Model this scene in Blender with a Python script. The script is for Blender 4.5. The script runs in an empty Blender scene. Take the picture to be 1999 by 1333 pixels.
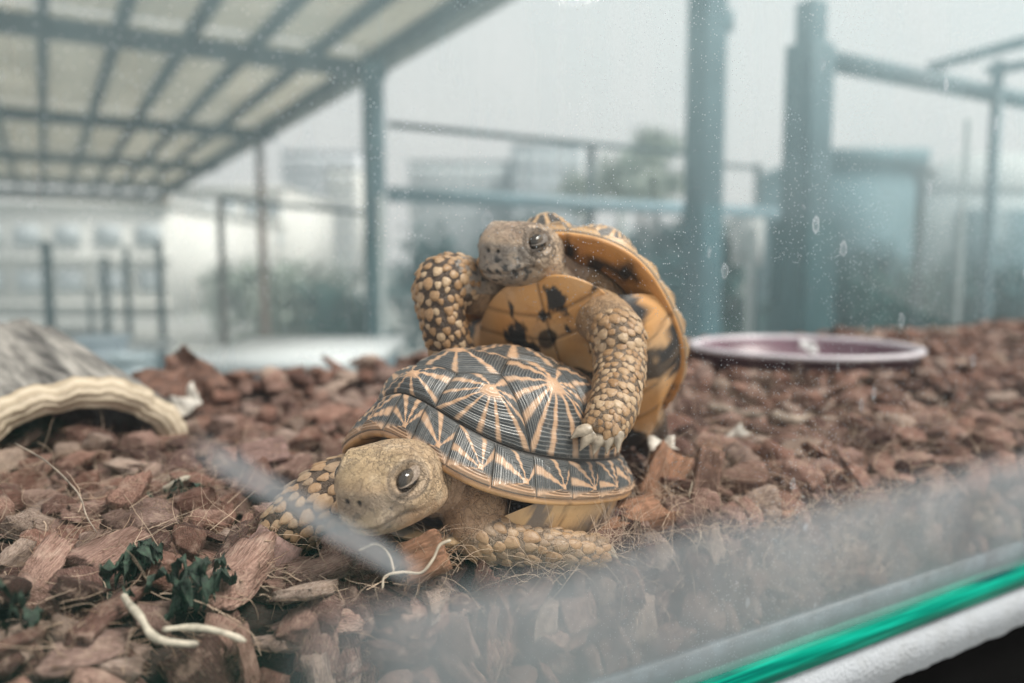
import bpy, math, random
import numpy as np
from mathutils import Vector, Matrix, noise
from mathutils.bvhtree import BVHTree

random.seed(7)
rng = np.random.default_rng(7)
S = bpy.context.scene
COL = S.collection
R = math.radians

# ------------------------------------------------------------------ camera, sky, sun, exposure
FPX = 1537.0                                   # focal length in photo pixels (photo is 1999 x 1333)
HEAD, PITCH = R(30.6), math.atan(146 / 1537.0)
CAMP = np.array([0.0, 0.0, 0.16])
cam = bpy.data.objects.new('camera', bpy.data.cameras.new('camera'))
COL.objects.link(cam)
cam.location = CAMP
cam.rotation_euler = (R(90) - PITCH, 0, -HEAD)
cam.data.sensor_width = 36
cam.data.lens = FPX / 1999 * 36
cam.data.clip_start = 0.01
cam.data.clip_end = 1000
cam.data.dof.use_dof = True
cam.data.dof.focus_distance = 0.43
cam.data.dof.aperture_fstop = 3.5
S.camera = cam

SUN_EL, SUN_AZ = R(56), R(140)                 # azimuth measured clockwise from +Y
W = bpy.data.worlds.new('World'); S.world = W; W.use_nodes = True
wn, wl = W.node_tree.nodes, W.node_tree.links
wn.clear()
sky = wn.new('ShaderNodeTexSky'); sky.sky_type = 'NISHITA'; sky.sun_disc = False
sky.sun_elevation = SUN_EL; sky.sun_rotation = SUN_AZ
sky.air_density = 1.0; sky.dust_density = 6.0; sky.ozone_density = 1.0
hs = wn.new('ShaderNodeHueSaturation'); hs.inputs['Saturation'].default_value = 0.12
mx = wn.new('ShaderNodeMix'); mx.data_type = 'RGBA'; mx.inputs[0].default_value = 0.9
mx.inputs[7].default_value = (9.4, 9.2, 9.1, 1)             # even cloud cover
bg = wn.new('ShaderNodeBackground'); bg.inputs['Strength'].default_value = 0.094
wo = wn.new('ShaderNodeOutputWorld')
wl.new(sky.outputs[0], hs.inputs['Color']); wl.new(hs.outputs[0], mx.inputs[6])
wl.new(mx.outputs[2], bg.inputs['Color']); wl.new(bg.outputs[0], wo.inputs['Surface'])

sd = bpy.data.lights.new('sun', 'SUN'); sd.energy = 4.0; sd.angle = R(20); sd.color = (1, 0.95, 0.88)
sun = bpy.data.objects.new('sun', sd); COL.objects.link(sun)
sdir = Vector((math.sin(SUN_AZ) * math.cos(SUN_EL), math.cos(SUN_AZ) * math.cos(SUN_EL), math.sin(SUN_EL)))
sun.rotation_euler = sdir.to_track_quat('Z', 'Y').to_euler()
sun.location = (0, 0, 6)

S.view_settings.view_transform = 'Standard'; S.view_settings.look = 'None'
S.view_settings.exposure = 0.14; S.view_settings.gamma = 1.0
S.view_settings.use_curve_mapping = False
S.render.engine = 'CYCLES'
S.cycles.use_denoising = True
S.cycles.max_bounces = 4; S.cycles.diffuse_bounces = 2; S.cycles.glossy_bounces = 2
S.cycles.use_adaptive_sampling = True; S.cycles.adaptive_threshold = 0.02
S.cycles.transparent_max_bounces = 14; S.cycles.transmission_bounces = 4
S.cycles.caustics_reflective = False; S.cycles.caustics_refractive = False

# ------------------------------------------------------------------ photo pixel helpers
cr = np.array([math.cos(HEAD), -math.sin(HEAD), 0.0]); cfh = np.array([math.sin(HEAD), math.cos(HEAD), 0.0])
cv = cfh * math.cos(PITCH) - np.array([0, 0, 1.0]) * math.sin(PITCH); cu = np.cross(cr, cv)
def ray(x, y): return cv + cr * (x - 999.5) / FPX + cu * (666.5 - y) / FPX
def bp(x, y, d): return CAMP + ray(x, y) * d                      # point at depth d along the camera axis
def atZ(x, y, z): d = ray(x, y); return CAMP + d * ((z - CAMP[2]) / d[2])
def atY(x, y, Y): d = ray(x, y); return CAMP + d * (Y / d[1])
def proj(P):
    q = np.asarray(P) - CAMP; z = q @ cv
    return 999.5 + FPX * (q @ cr) / z, 666.5 - FPX * (q @ cu) / z, z

# ------------------------------------------------------------------ mesh helpers
def link(o, parent=None):
    COL.objects.link(o)
    if parent is not None: o.parent = parent
    return o
def tag(o, label=None, cat=None, group=None, kind=None):
    if label: o['label'] = label
    if cat: o['category'] = cat
    if group: o['group'] = group
    if kind: o['kind'] = kind
    return o
def empty(name, M=None):
    o = bpy.data.objects.new(name, None); o.empty_display_size = 0.02
    if M is not None: o.matrix_world = M
    return link(o)
def make_mesh(name, V, F, mat=None, smooth=True, cols=None, attrs=None):
    """V (n,3); F (m,3|4) int array or list of such arrays; attrs {name: (n,) or (n,3)}"""
    V = np.asarray(V, dtype=np.float32)
    Fs = F if isinstance(F, list) else [F]
    me = bpy.data.meshes.new(name)
    me.vertices.add(len(V)); me.vertices.foreach_set('co', V.ravel())
    loops = np.concatenate([np.asarray(f, dtype=np.int32).ravel() for f in Fs])
    tot = np.concatenate([np.full(len(f), np.asarray(f).shape[1], dtype=np.int32) for f in Fs])
    start = np.concatenate([[0], np.cumsum(tot)[:-1]]).astype(np.int32)
    me.loops.add(len(loops)); me.loops.foreach_set('vertex_index', loops)
    me.polygons.add(len(tot)); me.polygons.foreach_set('loop_start', start)
    if smooth: me.polygons.foreach_set('use_smooth', np.ones(len(tot), dtype=bool))
    me.update(calc_edges=True)
    if cols is not None:
        a = me.color_attributes.new('Col', 'FLOAT_COLOR', 'POINT')
        c = np.ones((len(V), 4), dtype=np.float32); c[:, :3] = cols
        a.data.foreach_set('color', c.ravel())
    for k, v in (attrs or {}).items():
        v = np.asarray(v, dtype=np.float32)
        if v.ndim == 1:
            me.attributes.new(k, 'FLOAT', 'POINT').data.foreach_set('value', v)
        else:
            me.attributes.new(k, 'FLOAT_VECTOR', 'POINT').data.foreach_set('vector', v.ravel())
    if mat: me.materials.append(mat)
    return me
def mobj(name, me, parent=None, M=None):
    o = bpy.data.objects.new(name, me); link(o, parent)
    if M is not None:
        if parent is None: o.matrix_world = M
        else: o.matrix_local = M
    return o
BOXF = np.array([[0, 3, 2, 1], [4, 5, 6, 7], [0, 1, 5, 4], [1, 2, 6, 5], [2, 3, 7, 6], [3, 0, 4, 7]])
def box_vf(lo, hi):
    (a, b, c), (d, e, f) = lo, hi
    return np.array([[a, b, c], [d, b, c], [d, e, c], [a, e, c], [a, b, f], [d, b, f], [d, e, f], [a, e, f]], float), BOXF
def box(name, lo, hi, mat, parent=None, bev=0.0):
    lo, hi = np.minimum(lo, hi), np.maximum(lo, hi)
    V, F = box_vf(lo, hi)
    o = mobj(name, make_mesh(name, V, F, mat, smooth=False), parent)
    if bev:
        m = o.modifiers.new('bevel', 'BEVEL'); m.width = bev; m.segments = 2
    return o
def merge(parts):
    Vs, Fs, n = [], {}, 0
    for V, F in parts:
        for f in (F if isinstance(F, list) else [F]):
            f = np.asarray(f); Fs.setdefault(f.shape[1], []).append(f + n)
        Vs.append(np.asarray(V)); n += len(V)
    return np.concatenate(Vs), [np.concatenate(f) for f in Fs.values()]
def catmull(P, n):
    P = np.asarray(P, float); Q = np.vstack([2 * P[0] - P[1], P, 2 * P[-1] - P[-2]]); out = []
    for i in range(1, len(Q) - 2):
        t = np.linspace(0, 1, n, endpoint=False)[:, None]
        a, b, c, d = Q[i - 1], Q[i], Q[i + 1], Q[i + 2]
        out.append(.5 * (2 * b + (c - a) * t + (2 * a - 5 * b + 4 * c - d) * t ** 2 + (-a + 3 * b - 3 * c + d) * t ** 3))
    out.append(P[-1:]); return np.concatenate(out)
def tube(P, rad, sides=8, cap=True, flat=None):
    """swept tube; flat=(axis vector, factor) squashes the ring along that axis"""
    P = np.asarray(P, float); n = len(P); rad = np.broadcast_to(np.asarray(rad, float), (n,))
    T = np.gradient(P, axis=0); T /= np.linalg.norm(T, axis=1)[:, None] + 1e-12
    ref = np.array([0, 0, 1.0]) if abs(T[0][2]) < .9 else np.array([1.0, 0, 0])
    N = np.cross(T[0], ref); N /= np.linalg.norm(N); ang = np.linspace(0, 2 * np.pi, sides, endpoint=False)
    V = []
    for i in range(n):
        N = N - T[i] * (N @ T[i]); N /= np.linalg.norm(N); B = np.cross(T[i], N)
        ring = (np.cos(ang)[:, None] * N + np.sin(ang)[:, None] * B) * rad[i]
        if flat is not None:
            ax = np.asarray(flat[0], float); ax = ax / np.linalg.norm(ax)
            ring = ring - ax * (ring @ ax)[:, None] * (1 - flat[1])
        V.append(P[i] + ring)
    V = np.concatenate(V); i = np.arange(n - 1)[:, None] * sides; j = np.arange(sides)[None]; k = (j + 1) % sides
    F = np.stack([i + j, i + k, i + sides + k, i + sides + j], -1).reshape(-1, 4); Fs = [F]
    if cap:
        V = np.vstack([V, P[0] - T[0] * rad[0] * .5, P[-1] + T[-1] * rad[-1] * .5]); a, b = len(V) - 2, len(V) - 1
        j = np.arange(sides); k = (j + 1) % sides
        Fs.append(np.concatenate([np.stack([k, j, np.full(sides, a)], -1),
                                  np.stack([(n - 1) * sides + j, (n - 1) * sides + k, np.full(sides, b)], -1)]))
    return V, Fs
def ellipsoid(c, r, nu=24, nv=16):
    u = np.linspace(0, 2 * np.pi, nu, endpoint=False); v = np.linspace(0, np.pi, nv + 1)[1:-1]
    V = np.array([[math.cos(a) * math.sin(b), math.sin(a) * math.sin(b), math.cos(b)] for b in v for a in u] + [[0, 0, 1], [0, 0, -1]])
    i = np.arange(nv - 2)[:, None] * nu; j = np.arange(nu)[None]; k = (j + 1) % nu
    F = np.stack([i + j, i + nu + j, i + nu + k, i + k], -1).reshape(-1, 4); j = j[0]; k = k[0]
    T = np.concatenate([np.stack([j, k, np.full(nu, len(V) - 2)], -1),
                        np.stack([(nv - 2) * nu + k, (nv - 2) * nu + j, np.full(nu, len(V) - 1)], -1)])
    return V * np.asarray(r) + np.asarray(c), [F, T]
def fbm(P, scale, octv=3, seed=0.0):
    P = np.asarray(P) * scale + seed
    return np.array([noise.fractal(Vector(p), 1.0, 2.0, octv) for p in P])
def sstep(a, b, x):
    t = np.clip((x - a) / (b - a), 0, 1); return t * t * (3 - 2 * t)

# ------------------------------------------------------------------ material helpers
class NT:
    def __init__(s, name):
        s.m = bpy.data.materials.new(name); s.m.use_nodes = True; s.t = s.m.node_tree; s.t.nodes.clear()
        s.out = s.t.nodes.new('ShaderNodeOutputMaterial')
    def n(s, typ, **kw):
        o = s.t.nodes.new('ShaderNode' + typ)
        for k, v in kw.items():
            if k.startswith('i_'): s.set(o.inputs[k[2:].replace('_', ' ')], v)
            else: setattr(o, k, v)
        return o
    def set(s, sock, v):
        if isinstance(v, bpy.types.NodeSocket): s.t.links.new(v, sock)
        elif isinstance(v, bpy.types.Node): s.t.links.new(v.outputs[0], sock)
        else: sock.default_value = v
    def math(s, op, a, b=0.0, c=0.0):
        o = s.t.nodes.new('ShaderNodeMath'); o.operation = op
        s.set(o.inputs[0], a); s.set(o.inputs[1], b); s.set(o.inputs[2], c); return o.outputs[0]
    def mixc(s, f, a, b, blend='MIX'):
        o = s.t.nodes.new('ShaderNodeMix'); o.data_type = 'RGBA'; o.blend_type = blend
        s.set(o.inputs[0], f); s.set(o.inputs[6], a); s.set(o.inputs[7], b); return o.outputs[2]
    def ramp(s, f, stops):
        o = s.t.nodes.new('ShaderNodeValToRGB'); s.set(o.inputs[0], f); e = o.color_ramp.elements
        while len(e) < len(stops): e.new(.5)
        for k, (p, c) in zip(e, stops): k.position = p; k.color = (*c, 1) if len(c) == 3 else c
        return o.outputs[0]
    def maprange(s, v, a, b, c=0.0, d=1.0, smooth=True):
        o = s.t.nodes.new('ShaderNodeMapRange'); o.interpolation_type = 'SMOOTHSTEP' if smooth else 'LINEAR'
        for i, x in enumerate((v, a, b, c, d)): s.set(o.inputs[i], x)
        return o.outputs[0]
    def noise(s, vec, scale, detail=4.0, rough=.55, dist=0.0):
        o = s.n('TexNoise', i_Scale=scale, i_Detail=detail, i_Roughness=rough, i_Distortion=dist); s.set(o.inputs['Vector'], vec); return o
    def mapping(s, vec, scale=(1, 1, 1), loc=(0, 0, 0), rot=(0, 0, 0)):
        o = s.n('Mapping'); s.set(o.inputs[0], vec); o.inputs['Location'].default_value = loc
        o.inputs['Rotation'].default_value = rot; o.inputs['Scale'].default_value = scale; return o.outputs[0]
    def bump(s, h, strength=.5, dist=.001, nrm=None):
        o = s.n('Bump', i_Strength=strength, i_Distance=dist); s.set(o.inputs['Height'], h)
        if nrm is not None: s.set(o.inputs['Normal'], nrm)
        return o.outputs[0]
    def bsdf(s, col, rough=.6, nrm=None, **kw):
        o = s.n('BsdfPrincipled'); s.set(o.inputs['Base Color'], col if not isinstance(col, tuple) else (*col[:3], 1)); s.set(o.inputs['Roughness'], rough)
        if nrm is not None: s.set(o.inputs['Normal'], nrm)
        for k, v in kw.items(): s.set(o.inputs[k.replace('_', ' ')], v)
        s.t.links.new(o.outputs[0], s.out.inputs['Surface']); return o
def simple(name, col, rough=.6, var=.15, scale=6.0, bump=.0, bdist=.002, **kw):
    t = NT(name); tc = t.n('TexCoord').outputs['Object']
    nz = t.noise(tc, scale, 5)
    c2 = tuple(max(0, c * (1 - var * 2)) for c in col); c1 = tuple(min(1, c * (1 + var)) for c in col)
    c = t.ramp(nz.outputs[0], [(.3, c2), (.7, c1)])
    nr = t.bump(t.noise(tc, scale * 6, 5).outputs[0], bump, bdist) if bump else None
    t.bsdf(c, rough, nr, **kw); return t.m

# ================================================================== tortoises
def shell_material(name, dark, tan_tint, ringlift):
    t = NT(name)
    col = t.n('Attribute', attribute_name='Col').outputs['Color']
    rho = t.n('Attribute', attribute_name='rho').outputs['Fac']
    tc = t.n('TexCoord').outputs['Object']
    nz = t.noise(tc, 90, 4).outputs[0]
    ph = t.math('MULTIPLY_ADD', nz, 5.0, t.math('MULTIPLY', rho, 112.0))
    wv = t.math('MULTIPLY_ADD', t.math('SINE', ph), .5, .5)
    wv = t.math('POWER', wv, 2.8)
    lum = t.n('RGBToBW'); t.set(lum.inputs[0], col)
    darkm = t.maprange(lum.outputs[0], .12, .3, 1, 0)
    fac = t.math('MULTIPLY', t.math('MULTIPLY', wv, darkm), ringlift)
    c = t.mixc(fac, col, (*tan_tint, 1))
    big = t.noise(tc, 45, 5, .65).outputs[0]
    c = t.mixc(t.maprange(t.noise(tc, 140, 4, .7).outputs[0], .52, .74, 0, .30), c, (.36, .32, .28, 1))
    c = t.mixc(t.maprange(big, .35, .75, 0, .35), c, t.mixc(1.0, c, (.62, .58, .52, 1), 'MULTIPLY'))
    fine = t.noise(tc, 900, 4).outputs[0]
    c = t.mixc(t.maprange(fine, .55, .8, 0, .16), c, (.42, .36, .29, 1))
    h = t.math('ADD', t.math('MULTIPLY', wv, t.math('MULTIPLY_ADD', darkm, .5, .22)), t.math('MULTIPLY', fine, .35))
    nr = t.bump(h, .5, .0006)
    ro = t.math('MULTIPLY_ADD', fine, .25, .19)
    t.bsdf(c, ro, nr, Specular_IOR_Level=.5)
    return t.m
def skin_material(name, plate_dark):
    t = NT(name)
    col = t.n('Attribute', attribute_name='Col').outputs['Color']
    sc = t.n('Attribute', attribute_name='plate').outputs['Fac']
    tc = t.n('TexCoord').outputs['Object']
    wob = t.noise(tc, 160, 3)
    dv = t.mixc(.012, tc, wob.outputs['Color'])
    v1 = t.n('TexVoronoi', feature='DISTANCE_TO_EDGE', i_Scale=165.0); t.set(v1.inputs['Vector'], dv)
    v1c = t.n('TexVoronoi', i_Scale=165.0); t.set(v1c.inputs['Vector'], dv)
    v2 = t.n('TexVoronoi', feature='DISTANCE_TO_EDGE', i_Scale=620.0); t.set(v2.inputs['Vector'], tc)
    e1 = t.maprange(v1.outputs['Distance'], .0, .09)
    e2 = t.maprange(v2.outputs['Distance'], .0, .12)
    c = t.mixc(t.math('MULTIPLY', t.math('SUBTRACT', 1.0, e1), t.math('MULTIPLY', sc, .6)), col, (*plate_dark, 1))
    c = t.mixc(t.math('MULTIPLY', t.math('SUBTRACT', 1.0, e2), .32), c, t.mixc(1.0, c, (.42, .38, .36, 1), 'MULTIPLY'))
    hsv = t.n('HueSaturation'); sep = t.n('SeparateColor'); t.set(sep.inputs[0], v1c.outputs['Color'])
    t.set(hsv.inputs['Value'], t.math('MULTIPLY_ADD', sep.outputs[0], t.math('MULTIPLY', sc, .5), t.math('MULTIPLY_ADD', sc, -.22, 1.0)))
    t.set(hsv.inputs['Color'], c)
    blot = t.noise(tc, 70, 5, .6).outputs[0]
    c = t.mixc(t.maprange(blot, .5, .72, 0, .45), hsv.outputs[0], t.mixc(1.0, hsv.outputs[0], (.55, .5, .48, 1), 'MULTIPLY'))
    h = t.math('ADD', t.math('MULTIPLY', e1, t.math('MULTIPLY', sc, 1.7)), t.math('MULTIPLY', e2, .16))
    h = t.math('ADD', h, t.math('MULTIPLY', t.noise(tc, 420, 3).outputs[0], .28))
    cre = t.noise(tc, 110, 3, .5, 1.6).outputs[0]; crl = t.maprange(t.math('ABSOLUTE', t.math('SUBTRACT', cre, .5)), .0, .05)
    h = t.math('ADD', h, t.math('MULTIPLY', crl, .5)); c = t.mixc(t.math('MULTIPLY', t.math('SUBTRACT', 1.0, crl), .2), c, t.mixc(1.0, c, (.4, .34, .3, 1), 'MULTIPLY'))
    t.bsdf(c, .55, t.bump(h, .8, .0009), Specular_IOR_Level=.4)
    return t.m
def scale_material(name, c0, c1, c2):
    t = NT(name); oi = t.n('ObjectInfo').outputs['Random']; tc = t.n('TexCoord').outputs['Object']
    sep = t.n('SeparateXYZ'); t.set(sep.inputs[0], tc)
    c = t.ramp(oi, [(0, c0), (.5, c1), (1, c2)])
    nz = t.noise(tc, 5.0, 5).outputs[0]
    c = t.mixc(t.maprange(nz, .42, .75, 0, .55), c, t.mixc(1.0, c, (.45, .36, .28, 1), 'MULTIPLY'))
    h = t.math('ADD', nz, t.math('MULTIPLY', t.noise(tc, 22, 3).outputs[0], .3))
    t.bsdf(c, .42, t.bump(h, .4, .0008), Specular_IOR_Level=.45)
    return t.m
def vcol_material(name, rough=.4):
    t = NT(name); col = t.n('Attribute', attribute_name='Col').outputs['Color']; tc = t.n('TexCoord').outputs['Object']
    nz = t.noise(tc, 60, 6, .6).outputs[0]; fine = t.noise(tc, 700, 4).outputs[0]
    c = t.mixc(t.maprange(nz, .45, .8, 0, .5), col, t.mixc(1.0, col, (.6, .48, .38, 1), 'MULTIPLY'))
    t.bsdf(c, t.math('MULTIPLY_ADD', fine, .3, rough - .1), t.bump(t.math('ADD', nz, t.math('MULTIPLY', fine, .4)), .35, .0012), Specular_IOR_Level=.45)
    return t.m
t = NT('eye_dark'); tc = t.n('TexCoord').outputs['Object']; sp = t.n('SeparateXYZ'); t.set(sp.inputs[0], tc)
rr = t.math('SQRT', t.math('ADD', t.math('MULTIPLY', sp.outputs[0], sp.outputs[0]), t.math('MULTIPLY', sp.outputs[2], sp.outputs[2])))
ic = t.ramp(t.math('MULTIPLY', t.math('MULTIPLY_ADD', t.noise(tc, 900, 3).outputs[0], .0012, rr), 160.0), [(.30, (.006, .006, .006)), (.46, (.045, .030, .018)), (.72, (.09, .065, .04)), (.95, (.03, .025, .02))])
t.bsdf(ic, .05, Specular_IOR_Level=.6); M_EYE = t.m
M_CLAW = simple('claw_horn', (.40, .33, .25), .4, .25, 260)

def arc(r, a, b, n=8):
    t = np.radians(np.linspace(a, b, n)); return np.stack([r * np.cos(t), r * np.sin(t)], -1)
RM = .80
def scute_layout():
    """list of (kind, polygon in the unit disc, areola centre); +x is the head end"""
    P = lambda *a: np.array(a, float)
    xs = [.80, .45, .15, -.16, -.47, -.80]; w, wl = .17, .29
    lat = [(.5 * (xs[i] + xs[i + 1]), wl) for i in range(5)]; out = []
    out.append(('v', np.vstack([arc(RM, -19, 19, 9), P([xs[1], w], [xs[1], -w])]), P(.60, 0)))
    for i in (1, 2, 3):
        out.append(('v', P([xs[i], -w], [lat[i][0], -wl], [xs[i + 1], -w], [xs[i + 1], w], [lat[i][0], wl], [xs[i], w])[::-1], P(lat[i][0] - .02, 0)))
    out.append(('v', np.vstack([P([xs[4], w]), arc(RM, 154, 206, 9), P([xs[4], -w])]), P(-.60, 0)))
    for s in (1, -1):
        f = lambda a: a * np.array([1, s])
        c1 = np.vstack([P([xs[1], w], [lat[1][0], wl]), arc(RM, 60, 19, 10)])
        c2 = np.vstack([P([lat[1][0], wl], [xs[2], w], [lat[2][0], wl]), arc(RM, 91, 60, 9)])
        c3 = np.vstack([P([lat[2][0], wl], [xs[3], w], [lat[3][0], wl]), arc(RM, 122, 91, 9)])
        c4 = np.vstack([P([lat[3][0], wl], [xs[4], w]), arc(RM, 154, 122, 9)])
        for c, ang, rr in ((c1, 41, .55), (c2, 73, .46), (c3, 107, .46), (c4, 138, .56)):
            out.append(('c', f(c), f(np.array([rr * math.cos(R(ang)), rr * math.sin(R(ang))]))))
        bd = np.linspace(0, 168, 12)
        for i in range(11):
            m = np.vstack([arc(RM, bd[i], bd[i + 1], 7), arc(1.0, bd[i + 1], bd[i], 7)])
            ca = bd[i] * .25 + bd[i + 1] * .75
            out.append(('m', f(m), f(np.array([.955 * math.cos(R(ca)), .955 * math.sin(R(ca))]))))
    out.append(('m', np.vstack([arc(RM, 168, 192, 7), arc(1.0, 192, 168, 7)]), P(-.955, 0)))
    return out
def shell_fn(L, Wd, H, front_lift=.02, zr0=.03, dome=.925, lip=.075, fl=1.0):
    a, b = L / 2, Wd / 2
    def base(D):
        r = np.hypot(D[:, 0], D[:, 1]); ph = np.arctan2(D[:, 1], D[:, 0])
        zr = zr0 + front_lift * np.exp(-(ph / .72) ** 2) + .006 * np.exp(-((np.abs(ph) - np.pi) / .5) ** 2)
        t = np.clip(r / RM, 0, 1) * R(84)
        k = np.clip((r - RM) / (1 - RM), 0, 1)
        flare = .05 * np.exp(-(ph / .5) ** 2) + .13 * np.exp(-((np.abs(ph) - .75) / .42) ** 2) + .07 * np.exp(-((np.abs(ph) - 2.6) / .6) ** 2)
        G = dome * np.sin(t) ** .92 + k * (lip + fl * flare)
        bb = b * (1 - .05 * np.cos(ph)) * (1 + .03 * np.sin(ph) ** 2)
        X = a * np.cos(ph) * G; Y = bb * np.sin(ph) * G
        zj = zr0 + .019 + (zr - zr0) * np.clip(r / RM, 0, 1) ** 3
        Z = zj + (H - zr0 - .019) * np.cos(t) ** .92 - k ** 1.25 * (zj - zr)
        Z = Z - (H - zr0 - .019) * (math.cos(R(84)) ** .92) * sstep(.4, 1, r)
        return np.stack([X, Y, Z], -1)
    def full(D):
        D = np.asarray(D, float); e = 1e-3
        p = base(D); dx = base(D + [e, 0]) - base(D - [e, 0]); dy = base(D + [0, e]) - base(D - [0, e])
        n = np.cross(dx, dy); n /= np.linalg.norm(n, axis=1)[:, None] + 1e-12
        return p, n
    return full
def scute_mesh(kind, poly, cen, S_, mat, pal, seed, lump):
    g = np.random.default_rng(seed); na, nr_ = 150, 20
    if np.sum(poly[:, 0] * np.roll(poly[:, 1], -1) - np.roll(poly[:, 0], -1) * poly[:, 1]) < 0: poly = poly[::-1]
    Q = np.vstack([poly, poly[:1]]); sl = np.concatenate([[0], np.cumsum(np.linalg.norm(np.diff(Q, axis=0), axis=1))])
    u = np.linspace(0, 1, na, endpoint=False); B = np.stack([np.interp(u * sl[-1], sl, Q[:, k]) for k in (0, 1)], -1)
    rh = np.linspace(0, 1, nr_ + 1)[1:]; inset = .985 if kind != 'm' else .975
    # a little wander of the seams
    D = np.concatenate([cen + (B - cen) * r * inset for r in rh] + [cen[None]])
    rho = np.concatenate([np.full(na, r) for r in rh] + [[0.0]]); uu = np.concatenate([u] * nr_ + [[0.0]])
    amp = {'v': .0034, 'c': .0032, 'm': .0012}[kind] * lump
    p, n = S_(D)
    prof = amp * (1 - sstep(.0, 1.0, rho) ** .8) + .0004 * np.sin(rho * 26) * (rho > .15) - .0013 * sstep(.9, 1, rho)
    V = p + n * prof[:, None]
    # skirt into the seam
    edge = np.arange((nr_ - 1) * na, nr_ * na); V = np.vstack([V, p[edge] - n[edge] * .0035])
    rho = np.concatenate([rho, np.ones(na)]); uu = np.concatenate([uu, u]); D = np.vstack([D, D[edge]])
    i = np.arange(nr_ - 1)[:, None] * na; j = np.arange(na)[None]; k = (j + 1) % na
    F = np.stack([i + j, i + na + j, i + na + k, i + k], -1).reshape(-1, 4)
    j = j[0]; k = k[0]; s0 = nr_ * na + 1
    Fs = [np.concatenate([F, np.stack([(nr_ - 1) * na + j, s0 + j, s0 + k, (nr_ - 1) * na + k], -1)]),
          np.stack([np.full(na, nr_ * na), j, k], -1)]
    # star pattern: rays run from the areola to the seam
    tan, tan2, dark = (np.array(c) for c in pal)
    dx = B - cen; ang = np.unwrap(np.arctan2(dx[:, 1], dx[:, 0]))
    nray = {'v': 9, 'c': 12, 'm': 5}[kind] + int(g.integers(-1, 2))
    if kind == 'm':
        # rays fan upward from the lower edge
        inward = np.argmin(np.hypot(B[:, 0], B[:, 1]))
        cr_ = (u[inward] + np.linspace(-.30, .30, nray) + g.normal(0, .012, nray)) % 1
        wid = g.uniform(.016, .030, nray)
    else:
        cr_ = (np.arange(nray) + g.uniform(-.18, .18, nray)) / nray; wid = g.uniform(.009, .0165, nray)
    d = np.abs(uu[:, None] - cr_[None] + .5) % 1.0
    d = np.abs(d - .5)
    wob = np.array([noise.noise(Vector((a * 60, b * 60, seed * 3.1))) for a, b in D]) if len(D) < 5000 else 0
    m = np.max(sstep(1.45, .55, (d + .004 * wob[:, None]) / (wid[None] * (1 + .25 * (1 - rho[:, None])))), axis=1)
    ar = {'v': .20, 'c': .20, 'm': .12}[kind]
    m = np.maximum(m, sstep(ar * 1.2, ar * .8, rho + .05 * wob))
    if kind == 'm': m = np.maximum(m, sstep(.955, .985, np.hypot(D[:, 0], D[:, 1])) * .95)
    tint = np.clip(.5 + .6 * wob + .5 * (rho - .5), 0, 1)[:, None]
    tanc = tan * (1 - tint) + tan2 * tint
    cols = dark[None] * (1 - m[:, None]) + tanc * m[:, None]
    cols *= (1 + .12 * wob[:, None])
    cols[rho > .985] *= .35
    return make_mesh('scute', V, Fs, mat, cols=np.clip(cols, .005, 1), attrs={'rho': rho})

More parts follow.
